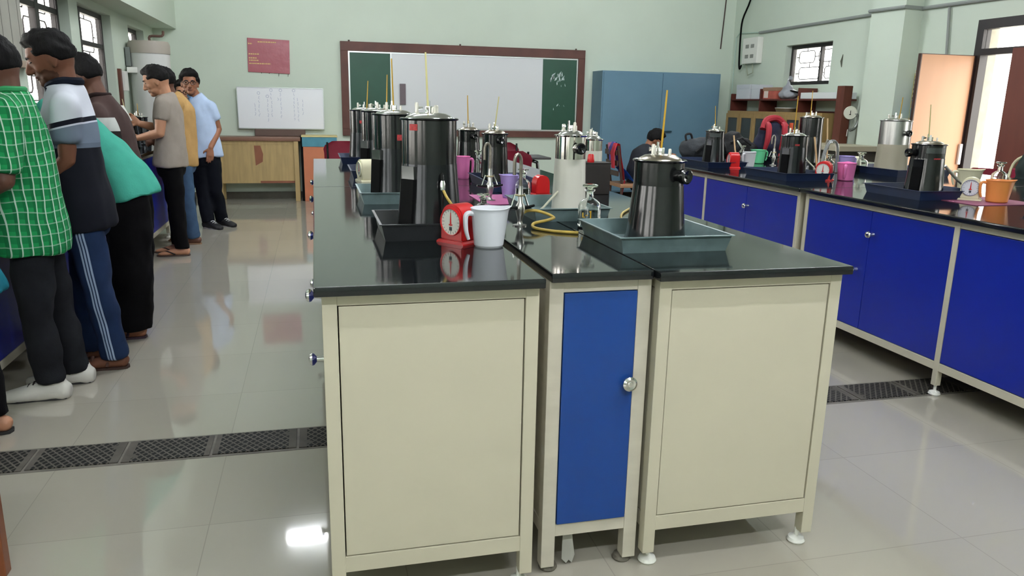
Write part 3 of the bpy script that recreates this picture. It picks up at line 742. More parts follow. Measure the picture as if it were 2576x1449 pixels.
bottle('glass bottle with stopper beside the pink mug', .93, 4.5, Z, .034, .158)
o = MB().box((0, 0, .0015), (.26, .36, .003), .001).build('rubber_mat', mat('pink_mat', 'b05a8c', .6)); o.location = (.83, 3.42, Z); tag(o, 'pink mat under the lilac mug on the island', 'mat')
mug('lilac measuring mug on the pink mat', .868, 3.47, Z+.003, .04, .105, PURPLE, R(0))
bottle('bottle half full of dark liquid beside the lilac mug', .905, 3.37, Z+.003, .036, .142, liquid=True)
scale('red kitchen scale with its back to the camera behind the grey-green tray', 1.056, 3.6, Z, .095, REDP, R(100))
t = thing('black_box', 'tall black box standing at the right edge of the island', 'box', (1.345, 3.63, Z))
MB().b2((-.062, -.05, 0), (.062, .05, .15), .003).build('case', mat('dark_brown_box', '1d1614', .6), t)
MB().b2((-.064, -.052, .15), (.064, .052, .156), .002).build('lid', mat('dark_brown_box', '1d1614', .6), t)
o = MB().lathe([(0, 0), (.017, 0), (.018, .005), (.015, .034), (.012, .04), (0, .041)], 16).build('small_jar', REDP); o.location = (1.312, 3.61, Z+.156); tag(o, 'small red jar on top of the black box', 'jar')

# ------------------------------------------------------------------ what stands on the right hand bench
Z = .87; zt = Z+.004
tray('navy tray under the far left black boiler of the right bench', 3.13, 5.78, Z, .34, .6, .045, NAVYTRAY)
tray('navy tray under the black boiler with the broad hood on the right bench', 3.16, 4.72, Z, .36, .52, .05, NAVYTRAY)
tray('navy tray under the steel and beige boiler', 4.27, 5.0, Z, .46, .6, .05, NAVYTRAY)
tray('navy tray under the black boiler with the name plate', 3.29, 3.64, Z, .38, .44, .05, NAVYTRAY)
tray('navy tray at the right edge of the picture on the right bench', 3.6, 2.86, Z, .36, .44, .05, NAVYTRAY)
boiler('black boiler with matt black fire door beside the grey bag', 3.176, 5.8, zt, .074, .096, .27, .204, th=((-.002, 0, .27), (-.018, 0, .47), THERMO), hatch=R(212), plate=(R(243), .225, .085, .03), rz=1.2)
boiler('black boiler with broad fire door in the navy tray before the tall black one', 3.189, 4.72, zt, .085, .098, .281, .202, th=((-.01, 0, .28), (-.007, 0, .544), THERMO), hatch=R(205), red=(R(250), .215, .03, .012), rz=.4, hose=((0, 0, 0), [(.06, -.075, .12), (.09, -.11, .08), (.115, -.14, .03)], mat('pale_rubber_hose', 'bcb9a4', .5)))
boiler('tallest black boiler at the back of the right bench', 4.225, 6.03, Z, .097, .107, .394, .225, style='dark', th=((-.018, 0, .39), (-.022, 0, .621), THERMO), rz=2.2)
boiler('large boiler with steel drum and beige lower body', 4.226, 5.0, zt, .107, .12, .39, .213, style='steel', th=((.022, 0, .39), (.03, 0, .56), THERMO), port=(R(272), .3, .02, STEEL), rz=2)
boiler('black boiler with a name plate and side knob near the cream scale', 3.313, 3.64, zt, .086, .104, .282, .205, style='dark', th=((-.007, 0, .285), (-.027, 0, .496), THERMO2), hatch=R(202), port=(R(175), .235, .02, BLKMATT), plate=(R(258), .235, .11, .03), red=(R(262), .195, .04, .015), rz=1.4)
for (p, lab) in (([(3.3, 5.72, 1.115), (3.31, 5.7, 1.0), (3.325, 5.68, .92)], 'pale wooden stick leaning on the black boiler beside the grey bag'), ([(3.3, 4.66, 1.15), (3.315, 4.64, 1.02), (3.33, 4.62, .875)], 'pale wooden stick leaning on the boiler with the broad fire door'), ([(4.33, 5.96, 1.26), (4.345, 5.95, 1.07), (4.36, 5.94, .875)], 'pale wooden stick leaning on the tallest boiler')):
    tag(MB().tube(p, .007, 6).build('wooden_stick', mat('pale_stick', 'dcb98c', .6)), lab, 'stick')
o = MB().tube([(3.4, 3.6, 1.04), (3.47, 3.58, .97), (3.55, 3.55, .9)], [.009, .008, .006], 8).build('burner_pipe', STEEL); tag(o, 'steel burner pipe sloping from the boiler with the name plate', 'pipe')
scale('small red kitchen scale seen side-on beside the white mug on the right bench', 3.2, 5.52, Z, .122, REDP, R(170), dial='f0d0d0')
o = MB().tube([(3.24, 5.5, .99), (3.26, 5.5, 1.02), (3.23, 5.54, 1.08)], [.012, .014, .006], 8).build('gas_nozzle', CHROME); tag(o, 'bright gas nozzle above the small red scale', 'nozzle')
bottle('glass bottle behind the white mug on the right bench', 3.45, 5.82, Z, .036, .16)
mug('white measuring mug between the small red scale and the green mug', 3.394, 5.62, Z, .055, .118, mat('white_mug_plastic', 'dcdde0', .4), R(200))
mug('mint green measuring mug on the right bench', 3.707, 5.99, Z, .062, .115, GREENP, R(0))
gas_tap('swan-necked gas tap beside the mint green mug', 3.72, 5.78, Z, .25, R(180))
bottle('glass bottle in the bend of the far gas tap', 3.86, 5.72, Z, .04, .15)
tap = gas_tap('swan-necked gas tap with a clear hose behind the red scale', 3.66, 5.02, Z, .25, R(20))
o = MB().tube([(3.62, 5.0, .875), (3.64, 5.0, 1.02), (3.69, 5.02, 1.1), (3.76, 5.04, 1.09), (3.79, 5.05, .99), (3.795, 5.05, .875)], .0125, 10).build('clear_hose', mat('clear_tubing', 'd5dadb', .15, trans=.7, ior=1.2)); tag(o, 'clear plastic hose arched over the tap on the right bench', 'hose')
o = MB().b2((-.05, -.05, 0), (.05, .05, .09), .012).build('red_pouch', mat('red_cloth', '94202a', .7)); o.location = (3.92, 5.9, Z); tag(o, 'dark red pouch behind the bottle by the far gas tap', 'pouch')
scale('red kitchen scale with white dial beside the pink mug on the right bench', 3.302, 4.52, Z, .128, REDP, R(222))
mug('pink measuring mug beside the red scale on the right bench', 3.459, 4.5, Z, .061, .118, PINK, R(228))
mug('lilac measuring mug behind the pink mug on the right bench', 3.95, 5.15, Z, .058, .12, PURPLE, R(0))
bottle('glass bottle between the red scale and the lilac mug', 3.84, 5.2, Z, .037, .13)
bottle('round glass bottle left of the steel and beige boiler', 4.08, 5.15, Z+.004, .05, .145)
o = MB().lathe([(0, -.05), (.045, -.05), (.055, -.04), (.055, .04), (.03, .055), (0, .055)], 24).build('plastic_jar', mat('cream_jar', 'd9d3b8', .45)); o.location = (4.12, 5.05+.24, Z+.056); o.rotation_euler = (R(90), 0, R(40)); tag(o, 'cream jar lying on its side beside the steel and beige boiler', 'jar')
o = MB().box((0, 0, .0015), (.42, .34, .003), .001).build('rubber_mat', mat('dusky_mat', '8c4a66', .6)); o.location = (3.46, 3.37, Z); tag(o, 'dusky pink mat under the cream scale', 'mat')
scale('cream kitchen scale with lilac-rimmed dial beside the orange mug', 3.42, 3.42, Z+.003, .122, IVORY, R(222), dial='dfe0e6')
mug('orange measuring mug beside the cream scale', 3.486, 3.31, Z+.003, .063, .116, ORANGE, R(150))
mug('cream measuring mug behind the cream scale', 3.9, 3.93, Z, .066, .122, IVORY, R(150))
bottle('glass bottle behind the orange mug', 4.13, 3.93, Z, .045, .168)

# bags on the far end of the right hand bench
def blob(name, balls, voxel, mt, parent=None, fold=.01, ff=(9, 9, 9), seed=0, smooth=6):
    b = MB()
    for c, r in balls: b.ball(c, r)
    return link(name, remesh(b, voxel, smooth, fold, ff, seed), mt, parent, 180)
GREYBAG = mat('charcoal_bag_cloth', '2e3136', .8, bump=.3, bscale=120)
BLACKBAG = mat('black_bag_cloth', '121216', .75, bump=.3, bscale=90)
t = thing('backpack', 'charcoal grey backpack lying in front of the blue cupboard', 'bag', (3.38, 6.36, Z))
blob('bag_body', [((0, 0, .1), (.2, .14, .1)), ((-.1, 0, .1), (.12, .12, .1)), ((.1, .02, .11), (.13, .12, .1))], .012, GREYBAG, t, .02)
MB().tube([(-.14, -.13, .08), (-.05, -.16, .16), (.08, -.15, .17), (.17, -.1, .08)], .012, 8).build('strap', BLACKBAG, t)
MB().tube([(-.19, -.03, .17), (-.2, -.03, .22), (-.15, -.02, .23), (-.13, -.02, .19)], .01, 8).build('grab_loop', BLACKBAG, t)
t = thing('backpack', 'navy backpack with red straps standing upright on the far bench', 'bag', (4.0, 6.0, Z))
t.location = (4.06, 6.36, Z)
blob('bag_body', [((0, .03, .14), (.17, .1, .15)), ((0, .03, .25), (.13, .08, .1))], .012, mat('navy_bag_cloth', '171a33', .8, bump=.2, bscale=100), t, .015)
RED = mat('red_webbing', '9c1f2d', .7)
for xs in (-.09, .07):
    MB().tube([(xs, -.05, .33), (xs-.02, -.11, .3), (xs-.04, -.14, .2), (xs-.05, -.12, .1)], [.02, .026, .026, .016], 8).build('shoulder_strap', RED, t)
MB().tube([(-.12, -.03, .28), (-.07, 0, .36), (.04, 0, .375), (.12, -.02, .3)], .03, 8).build('top_piping', RED, t)
MB().box((.14, -.07, .3), (.03, .02, .08), .004).build('orange_tab', mat('orange_tab', 'd2572f', .6), t)
t = thing('backpack', 'slumped black bag between the grey bag and the red-strapped backpack', 'bag', (3.72, 6.42, Z))
blob('bag_body', [((0, 0, .1), (.17, .11, .11)), ((-.02, 0, .17), (.1, .08, .09)), ((.13, 0, .08), (.12, .1, .08))], .012, BLACKBAG, t, .02, seed=3)
MB().tube([(-.1, -.1, .16), (0, -.12, .2), (.1, -.11, .14)], .01, 6).build('strap', BLACKBAG, t)
# ------------------------------------------------------------------ back wall
yb = YB
t = thing('chalkboard', 'wide brown framed board with white centre and dark green ends on the back wall', 'board', (2.11, yb-.002, .857))
W_, H_ = 3.475, 1.244
b = MB()
b.b2((-W_/2, -.05, 0), (W_/2, 0, .09), .004).b2((-W_/2, -.05, H_-.12), (W_/2, 0, H_), .004).b2((-W_/2, -.05, .09), (-W_/2+.1, 0, H_-.12), .004).b2((W_/2-.1, -.05, .09), (W_/2, 0, H_-.12), .004)
b.build('frame', mat('brown_board_frame', '57332a', .55, var=.2, vscale=5), t)
ALU = mat('aluminium_trim', 'c3c8c6', .3, .8)
x0, x1, z0, z1 = -W_/2+.1, W_/2-.1, .09, H_-.12
b = MB(); b.b2((x0, -.03, z0), (x1, -.012, z0+.02)).b2((x0, -.03, z1-.02), (x1, -.012, z1)).b2((x0, -.03, z0+.02), (x0+.02, -.012, z1-.02)).b2((x1-.02, -.03, z0+.02), (x1, -.012, z1-.02)); b.build('inner_trim', ALU, t)
GREENB = mat('green_chalk_surface', '1f4a38', .45, var=.12, vscale=3)
xa, xb = x0+.57, x1-.53
MB().b2((x0+.02, -.02, z0+.02), (xa, -.01, z1-.02)).build('green_panel', GREENB, t)
MB().b2((xb, -.02, z0+.02), (x1-.02, -.01, z1-.02)).build('green_panel', GREENB, t)
MB().b2((xa, -.022, z0+.02), (xb, -.01, z1-.02)).build('white_panel', mat('whiteboard_surface', 'dcdee0', .22), t)
MB().b2((xa-.004, -.026, z0+.02), (xa+.012, -.02, z1-.02)).build('joint_strip', ALU, t)
b = MB(); random.seed(3)
for k in range(22):
    px, pz = random.uniform(.12, .36), random.choice([random.uniform(.75, .9)]*2+[random.uniform(.2, .75)])
    s_ = random.uniform(.008, .022)*(1.8 if pz > .75 else 1)
    an = random.uniform(.6, 2.2)
    b.prism([(px-s_*cos(an), pz-s_*sin(an)), (px+s_*.4, pz-s_*.3), (px+s_*cos(an)*1.6, pz+s_*sin(an)*1.6), (px-s_*.3, pz+s_*.2)], -.0215, -.0202)
o = b.build('peeled_flakes', mat('peeled_white', 'bccbc9', .4), t); o.location = (xb, 0, 0); o['kind'] = 'stuff'
MB().b2((xa+.12, -.05, z0+.34), (xa+.2, -.022, z0+.62), .004).build('duster', mat('grey_duster', '6f6468', .8), t)
for k, xx in enumerate((-1.62, -.1, 1.6)):
    MB().tube([(xx, -.02, H_), (xx, -.02, H_+.02)], .012, 6).build('wall_clip', WOODD, t)
t = thing('poster', 'dark red plastic-wrapped notice high on the back wall', 'notice', (-.553, yb-.003, 1.877))
b = MB(); b.box((0, -.006, 0), (.53, .012, .43), .003, M.Rotation(R(1.5), 3, 'Y'))
b.build('board', mat('crimson_notice', 'a55862', .25, bump=.35, bscale=9, stretch=(1, 1, 1)), t)
b = MB()
for zz, xs, wd in ((.175, -.13, .23), (.15, -.25, .05), (.02, -.25, .13), (-.03, -.25, .1), (-.06, -.25, .12), (-.1, -.25, .27)):
    xx = xs
    while xx < xs+wd:
        L = random.uniform(.012, .03); b.b2((xx, -.0135, zz-.007), (min(xx+L, xs+wd), -.012, zz+.007)); xx += L+.006
b.build('lettering', mat('gold_lettering', 'd9b877', .5), t)
b = MB()
for xx in (-.1, .0, .12, .24): b.tube([(xx, -.004, -.21), (xx-.006, -.006, -.225-(.03 if xx > .1 else 0))], .003, 6)
b.build('hanging_thread', BLKMATT, t)
t = thing('whiteboard', 'small whiteboard with sideways handwriting standing on the ply table', 'whiteboard', (-.425, yb-.05, .845))
wb = MB(); wb.box((0, 0, .36), (1.1, .016, .545), .002); wb.build('board', mat('glossy_white_board', 'f3f4f9', .22), t)
b = MB(); b.box((0, -.002, .095), (1.11, .022, .012)).box((0, -.002, .628), (1.11, .022, .01)).box((-.552, -.002, .36), (.01, .022, .53)).box((.552, -.002, .36), (.01, .022, .53)); b.build('edge_trim', ALU, t)
INK = mat('blue_marker_ink', '8c95bb', .6); b = MB(); random.seed(5)
for col, (xc, z0_, z1_) in enumerate(((-.28, .18, .52), (-.33, .22, .42), (-.17, .16, .48), (-.12, .2, .56), (.0, .18, .56), (-.03, .42, .5), (.17, .2, .56), (.22, .18, .5), (.28, .24, .48))):
    z_ = z1_; pts = []
    while z_ > z0_:
        pts.append((xc+random.uniform(-.009, .009), -.0095, z_)); z_ -= random.uniform(.005, .011)
    for i in range(0, len(pts)-6, 7): b.tube(pts[i:i+6], .0014, 4)
    if col in (0, 2, 3, 4, 6): b.tube([(xc+.018*cos(a), -.0095, z1_+.035+.018*sin(a)) for a in [k*pi/5 for k in range(11)]], .0016, 4)
b.build('handwriting', INK, t)
MB().b2((-.35, -.03, -.002), (.3, .02, .09), .003).build('support_rail', mat('brown_rail', '5d4a42', .6), t)
t = thing('table', 'pale ply boarded table with a brown top against the back wall', 'table', (-.72, 10.86, 0))
b = MB(); b.b2((-.53, -.19, .79), (.53, .185, .84), .006); b.build('table_top', mat('brown_table_top', '7b5847', .4, var=.15, vscale=4), t)
b = MB(); b.b2((-.49, -.155, .27), (.44, -.14, .77)).b2((-.49, -.16, .24), (.0, -.14, .275)).b2((-.49, -.162, .745), (.45, -.138, .79))
for k in range(-4, 5): b.b2((k*.105-.02, -.1575, .28), (k*.105-.016, -.155, .745))
b.build('front_boards', WOODY, t)
b = MB(); b.prism([(-.06, .73), (.02, .73), (.05, .62), (.04, .52), (-.05, .47)], -.1585, -.1565); o = b.build('missing_veneer', mat('red_brown_patch', '8a5740', .7, var=.15, vscale=10), t)
MB().b2((.0, -.158, .24), (.44, -.142, .27)).build('bottom_rail', mat('red_brown_patch', '8a5740', .7), t)
for x in (-.5, .47):
    for y in (-.16, .15):
        MB().b2((x-.03, y-.022, 0), (x+.03, y+.022, .79), .003).build('leg', WOODY, t)
t = thing('panel_board', 'faded orange panel with a blue top band leaning beside the ply table', 'board', (.055, 10.84, 0))
b = MB(); b.b2((-.215, -.16, 0), (.215, .16, .72), .004); b.build('orange_body', mat('faded_orange', 'c87a58', .6, var=.1, vscale=6), t)
MB().b2((-.225, -.165, .72), (.225, .165, .845), .004).build('blue_band', mat('faded_teal_blue', '4f8ea0', .6, var=.2, vscale=7), t)
MB().b2((-.235, -.17, .845), (.235, .17, .865), .003).build('top_edge', mat('straw_edge', 'd3c58f', .7), t)
b = MB(); b.b2((.06, -.163, .62), (.12, -.16, .66)).b2((.14, -.163, .62), (.2, -.16, .66)); b.build('label_tabs', mat('pale_tab', 'd8b58e', .6), t)
MB().b2((-.245, -.15, 0), (-.217, .15, .86), .002).build('dark_side', BLKMATT, t)
def chair(label, x, y, rz, group):
    t = thing('plastic_chair', label, 'chair', (x, y, 0), rz, group)
    b = MB()
    for i in range(9):
        pass
    sec = []
    n, mth = 13, 9
    grid = []
    for j in range(mth):
        v = j/(mth-1); zz = .5+v*.36; hw = .22*(1-.05*v) if v < .75 else .22*math.sqrt(max(0.02, 1-((v-.75)/.25)**2*.75))
        grid.append([b.bm.verts.new(V((-hw+2*hw*i/(n-1), .19+.05*v-.05*(1-abs(2*i/(n-1)-1)**2)*-1*.6, zz))) for i in range(n)])
    for r0, r1 in zip(grid, grid[1:]):
        for i in range(n-1): b.bm.faces.new([r0[i], r0[i+1], r1[i+1], r1[i]])
    bmesh.ops.solidify(b.bm, geom=b.bm.faces[:], thickness=.014)
    b.build('backrest', MAROON, t)
    MB().box((0, 0, .44), (.44, .42, .03), .012).build('seat', MAROON, t)
    for sx in (-1, 1):
        MB().tube([(sx*.18, .2, .85), (sx*.18, .17, .45), (sx*.2, .22, 0)], .012, 8).build('leg', BLKMET, t)
        MB().tube([(sx*.18, -.17, .43), (sx*.2, -.2, 0)], .012, 8).build('leg', BLKMET, t)
    return t
CH = 'maroon chairs by the back wall'
chair('maroon chair beside the orange panel, left of the board', .36, 9.2, R(15), CH)
chair('maroon chair behind the grey-topped table under the board', 2.25, 9.2, R(0), CH)
chair('maroon chair pushed under the grey-topped table', 1.95, 7.95, R(180), CH)
chair('maroon chair beyond the right hand bench, behind the orange mug', 5.5, 5.45, R(-60), 'chairs beyond the bench')
t = thing('table', 'table with dark grey top and arched black legs below the board', 'table', (2.06, 8.5, 0))
b = MB(); b.box((0, 0, .745), (.95, .5, .025), .008); b.build('table_top', mat('dark_grey_laminate', '3e3c3d', .4), t)
for sx in (-.28, .28):
    for sy in (-.2, .2):
        MB().tube([(sx*.6, sy*.9, .73), (sx*1.05, sy, .71), (sx*1.2, sy, .62), (sx*1.25, sy, 0)], .018, 8).build('leg', BLKGLOSS, t)
t = thing('cupboard', 'tall blue steel cupboard with two doors against the back wall', 'cupboard', (4.91, 10.83, 0))
hw = .925
MB().b2((-hw, -.2, .09), (hw, .215, 1.815), .004).build('body', STEELBLUE, t)
for s_ in (-1, 1):
    d = MB().b2((min(s_*.004, s_*(hw-.02)), -.213, .11), (max(s_*.004, s_*(hw-.02)), -.2, 1.795), .003).build('door', STEELBLUE, t)
    MB().box((s_*(.1 if s_ > 0 else .09), -.235, .98), (.16, .02, .018), .004).build('handle', mat('teal_handle', '3f6472', .35, .6), d)
    for y in (-.17, .18):
        MB().b2((s_*hw-.03 if s_ > 0 else -hw, y-.02, 0), (s_*hw if s_ > 0 else -hw+.03, y+.02, .09)).build('foot', BLKMATT, t)

# left back corner: water heater, wall panel, small fittings
t = thing('water_heater', 'tall white cylindrical water heater in the left back corner', 'water heater', (-1.725, 9.48, .82))
r_ = .205
MB().lathe([(0, 0), (r_*.9, .0), (r_, .03), (r_, .96), (0, .96)], 40).build('tank', mat('white_tank_enamel', 'cfcfcb', .35, var=.06, vscale=3), t)
MB().lathe([(0, .96), (r_+.008, .96), (r_+.01, 1.05), (r_*.97, 1.09), (0, 1.1)], 40).build('top_cap', mat('grey_tank_cap', 'a39b90', .5), t)
MB().tube([(0, .1, 1.08), (0, .1, 1.15), (.12, .12, 1.16), (.13, .16, 1.21)], .014, 8).build('pipe', mat('rusty_pipe', '5b4238', .6), t)
MB().box((-.15, -.16, .78), (.1, .1, .06), .006).build('bracket', WHITEP, t)
MB().box((-.19, -.13, .92), (.05, .04, .2), .006).build('thermostat', mat('grey_thermostat', '6a706c', .5), t)
t = thing('wall_panel', 'grey wooden panel with grooves on the left wall by the windows', 'panel', (XL+.001, 5.72, 1.5))
b = MB(); b.b2((0, -.7, .05), (.025, .5, .95), .002)
b.build('panel', mat('grey_board_paint', 'a4a298', .6, var=.08, vscale=5), t)
b = MB()
for k in range(8): b.b2((.025, -.66+k*.155, .06), (.027, -.652+k*.155, .94))
b.build('groove', mat('groove_grey', '7d7c74', .7), t)
MB().b2((0, -.72, .0), (.07, .52, .045), .004).build('ledge', mat('dusty_ledge', 'a08e7c', .6), t)
t = thing('wall_socket_strip', 'brown vertical batten with a small white box on the left wall', 'fitting', (XL+.001, 8.98, .9))
MB().b2((0, -.03, 0), (.03, .03, .7), .002).build('batten', WOODB, t)
MB().box((.03, .1, .58), (.06, .12, .2), .006).build('small_box', WHITEP, t)
boiler('dark boiler on the left bench in front of the man with the phone', -1.64, 7.75, .87, .08, .1, .26, .19, th=((0, 0, .25), (-.03, 0, .43), THERMO2), rz=1, group='boilers on the left bench')
boiler('dark boiler on the left bench beyond the bent woman', -1.66, 8.3, .87, .08, .1, .26, .19, th=((0, 0, .25), (.0, 0, .39), THERMO), rz=2, group='boilers on the left bench')

# ------------------------------------------------------------------ right wall furniture
t = thing('display_cabinet', 'row of golden wooden cupboards with dark glass doors along the right wall', 'cabinet', (5.84, 9.25, 0))
L_ = 1.1
b = MB(); b.b2((.0, -L_, .08), (.37, L_, .1)).b2((.0, -L_, 1.26), (.37, L_, 1.295)).b2((.35, -L_, .1), (.37, L_, 1.26)).b2((0, -L_, .1), (.35, -L_+.02, 1.26)).b2((0, L_-.02, .1), (.35, L_, 1.26)).b2((.02, -L_+.03, 0), (.34, L_-.03, .08)).b2((.02, -L_+.02, .66), (.35, L_-.02, .68))
b.build('carcass', mat('golden_wood', '977b4d', .45, var=.12, vscale=6, stretch=(3, 3, .6)), t)
GW = MATS['golden_wood']; DG = mat('dark_cabinet_glass', '3a3c38', .12, spec=.6)
n_ = 6; dw = 2*L_/n_
for k in range(n_):
    ya = -L_+k*dw+.004; yb_ = -L_+(k+1)*dw-.004
    b = MB(); b.b2((-.022, ya, .1), (-.002, ya+.05, 1.26), .002).b2((-.022, yb_-.05, .1), (-.002, yb_, 1.26), .002).b2((-.022, ya+.05, 1.2), (-.002, yb_-.05, 1.26), .002).b2((-.022, ya+.05, .1), (-.002, yb_-.05, .17), .002)
    d = b.build('door', GW, t)
    MB().b2((-.014, ya+.05, .17), (-.009, yb_-.05, 1.2)).build('glass_pane', DG, d)
t = thing('shelf_unit', 'dark red-brown shelf unit with uprights standing on the glass-doored cupboards', 'shelf', (5.95, 9.25, 1.295))
BR = mat('red_brown_shelf', '58281f', .5, var=.15, vscale=5)
for y, h in ((1.23, .24), (.46, .3), (-.42, .3)):
    MB().b2((0, y-.012, .0), (.265, y+.012, h), .002).build('upright', BR, t)
MB().b2((0, -1.2, .145), (.265, 1.23, .165), .002).build('shelf_board', BR, t)
MB().b2((.24, -1.2, .0), (.265, -.43, .02), .002).build('rail', BR, t)
zs = 1.295+.165
def carton(name, label, loc, d, mt, lidm=None):
    t = thing(name, label, 'box', loc)
    MB().box((0, 0, d[2]/2), d, .004).build('carton', mt, t)
    MB().box((0, 0, d[2]*.86), (d[0]+.006, d[1]+.006, d[2]*.3), .003).build('lid', lidm or mt, t); return t
carton('cardboard_box', 'white box on the shelf nearest the corner', (6.07, 10.2, zs), (.2, .36, .2), mat('white_carton', 'c9cdd2', .6))
carton('cardboard_box', 'white box on the shelf to the right of the corner one', (6.06, 9.86, zs), (.2, .2, .19), mat('white_carton', 'c9cdd2', .6))
t = carton('cardboard_box', 'red printed carton with an open brown lid on the shelf', (6.06, 9.5, zs), (.2, .32, .15), mat('red_print_carton', 'b05a4c', .6, var=.2, vscale=12), mat('brown_carton', '9a7a62', .7))
MB().box((-.102, .08, .06), (.003, .1, .09)).build('pale_panel', mat('pale_print', 'e0cfc4', .6), t)
t = thing('plastic_bag', 'translucent plastic bag tied at the top on the shelf', 'bag', (6.04, 9.18, zs))
blob('bag_body', [((0, 0, .06), (.1, .17, .07)), ((0, .02, .12), (.06, .09, .06)), ((0, .02, .17), (.02, .03, .06))], .01, mat('hazy_plastic', 'b9bcc4', .3, trans=.35, ior=1.15), t, .012, (14, 14, 14))
MB().tube([(0, .02, .19), (0, .03, .24), (.0, -.02, .27)], [.02, .012, .03], 8).build('tied_neck', MATS['hazy_plastic'], t)
o = MB().tube([(0, 0, 0), (0, .12, .02), (0, .2, .03)], [.014, .012, .008], 8).build('pan_handle', BLKMATT); o.location = (6.0, 8.88, zs+.075); tag(o, 'black pan handles sticking out beside the middle upright', 'handle')
o = MB().box((0, 0, .04), (.22, .78, .075), .004).build('foam_board', mat('white_foam', 'd9dddc', .7)); o.location = (6.08, 8.42, zs); tag(o, 'long white foam slab on the right part of the shelf', 'foam slab')
t = thing('cooking_pan', 'flat steel pan with pale rim on top of the glass-doored cupboards', 'pan', (6.08, 9.22, 1.297))
MB().lathe([(0, 0), (.14, 0), (.16, .045), (.165, .045), (.145, -.0), (0, -.0)], 32).build('pan_body', STEEL, t)
MB().lathe([(0, .046), (.165, .046), (.165, .052), (0, .054)], 32).build('lid', PAPER, t)
# torsion-style machine by the pillar
t = thing('testing_machine', 'tall brown upright with a round white dial on a grey bench machine', 'machine', (5.95, 7.86, 0))
MB().b2((-.06, .0, .955), (.05, .13, 1.605), .003).build('upright', WOODB, t)
MB().b2((-.5, -.62, .9), (.055, .2, .955), .004).build('machine_bed', mat('old_cream_bed', 'aca58f', .5), t)
MB().b2((-.46, -.56, .06), (.03, .15, .9), .004).build('stand', mat('dark_stand', '3d3830', .6, var=.2, vscale=8), t)
for dx, dy in ((-.4, -.5), (-.03, -.5), (-.4, .09), (-.03, .09)): MB().b2((dx-.03, dy-.03, 0), (dx+.03, dy+.03, .06)).build('foot', BLKMATT, t)
mm = M.Translation((.03, -.03, 1.305)) @ V((-.35, -1, 0)).to_track_quat('Z', 'Y').to_matrix().to_4x4()
d = MB().lathe([(0, -.03), (.07, -.03), (.075, 0), (.07, .006), (.066, .003), (0, .003)], 32, mm).build('dial', mat('dial_white', 'dedfcf', .35), t)
MB().box(mm @ V((0, 0, .005)), (.006, .002, .05)).box(mm @ V((0, -.02, .005)), (.03, .002, .008)).build('pointer', BLKMATT, d)
MB().tube([(.05, -.02, 1.3), (.11, -.05, 1.28), (.13, -.05, 1.2), (.09, -.05, 1.13), (.03, -.06, 1.11)], [.012, .016, .018, .016, .02], 10).build('lever_arm', mat('grey_casting', '8b8f8a', .4, .6), t)
MB().tube([(.0, -.06, 1.12), (-.005, -.06, 1.04)], .008, 8).build('spindle', STEEL, t)
o = MB().b2((-.12, -.16, 0), (.12, .16, .3), .01).build('metal_bin', mat('grey_bin', '8d8f8c', .5)); o.location = (5.68, 8.35, .0+.0); 
bpy.data.objects.remove(o)
# calendar on the wall behind the door
t = thing('calendar', 'hanging wall calendar with a blue picture, half behind the peach door', 'calendar', (6.135, 7.055, 1.27), R(-37.5))
mx = frame_m((-.003, 0, 0), (0, -1, 0), (0, 0, 1))
MB().b2((-.002, -.16, 0), (.0, .16, .48)).build('sheet', PAPER, t)
MB().b2((-.004, -.16, .42), (-.002, .16, .485)).build('header', mat('yellow_header', 'd9c25a', .6), t)
MB().b2((-.004, -.16, .43), (-.0045, .12, .475)).build('header_white', PAPER, t)
MB().b2((-.004, -.16, .0), (-.002, .16, .1)).build('picture', mat('blue_picture', '6fb2d4', .5, var=.3, vscale=18), t)
MB().b2((-.004, -.16, .11), (-.002, .16, .17)).build('photo_strip', mat('reddish_photo', 'b5a9ab', .5, var=.3, vscale=20), t)
MB().b2((-.004, -.16, .17), (-.002, .16, .185)).build('blue_strip', mat('blue_strip', '3f7fb8', .5), t)
k = 1
for rr in range(5):
    for cc in range(7):
        if k > 31: break
        text_mesh(str(k), .03, mat('red_ink', 'b0433f', .6) if cc == 6 else mat('dial_ink', '3a3a40', .6), 'date', t, frame_m((-.0042, .135-cc*.045, .385-rr*.046), (0, -1, 0), (0, 0, 1)))
        k += 1
MB().b2((-.008, .162, -.1), (-.002, .17, .46)).build('side_rod', mat('yellow_rod', 'c9ae3f', .5), t)
# steel chair with dark cloth at the far right
t = thing('tubular_chair', 'cream tubular chair with a dark green jacket at the right edge', 'chair', (4.35, 3.35, 0))
t.location = (5.25, 4.76, 0); t.rotation_euler = (0, 0, R(-70))
TUB = mat('cream_tube', 'd6cfa8', .35, .2)
for sx in (-.22, .22):
    MB().tube([(sx, .22, 0), (sx, .18, .45), (sx, .24, .85), (sx*.8, .25, .98), (sx*.3, .26, 1.02)], .013, 8).build('back_tube', TUB, t)
    MB().tube([(sx, -.2, 0), (sx, -.18, .45)], .013, 8).build('leg', TUB, t)
MB().box((0, 0, .46), (.46, .42, .04), .012).build('seat', MAROON, t)
MB().box((0, .235, .76), (.4, .03, .3), .012).build('backrest', MAROON, t)
o = blob('jacket', [((0, 0, .22), (.06, .17, .22)), ((.0, .05, .1), (.07, .14, .14)), ((0, -.02, .36), (.05, .13, .1))], .014, mat('dark_green_cloth', '1d2a25', .85), None, .02)
o.location = (5.44, 4.86, .66); tag(o, 'dark green jacket hung over the cream tubular chair at the right edge', 'jacket')

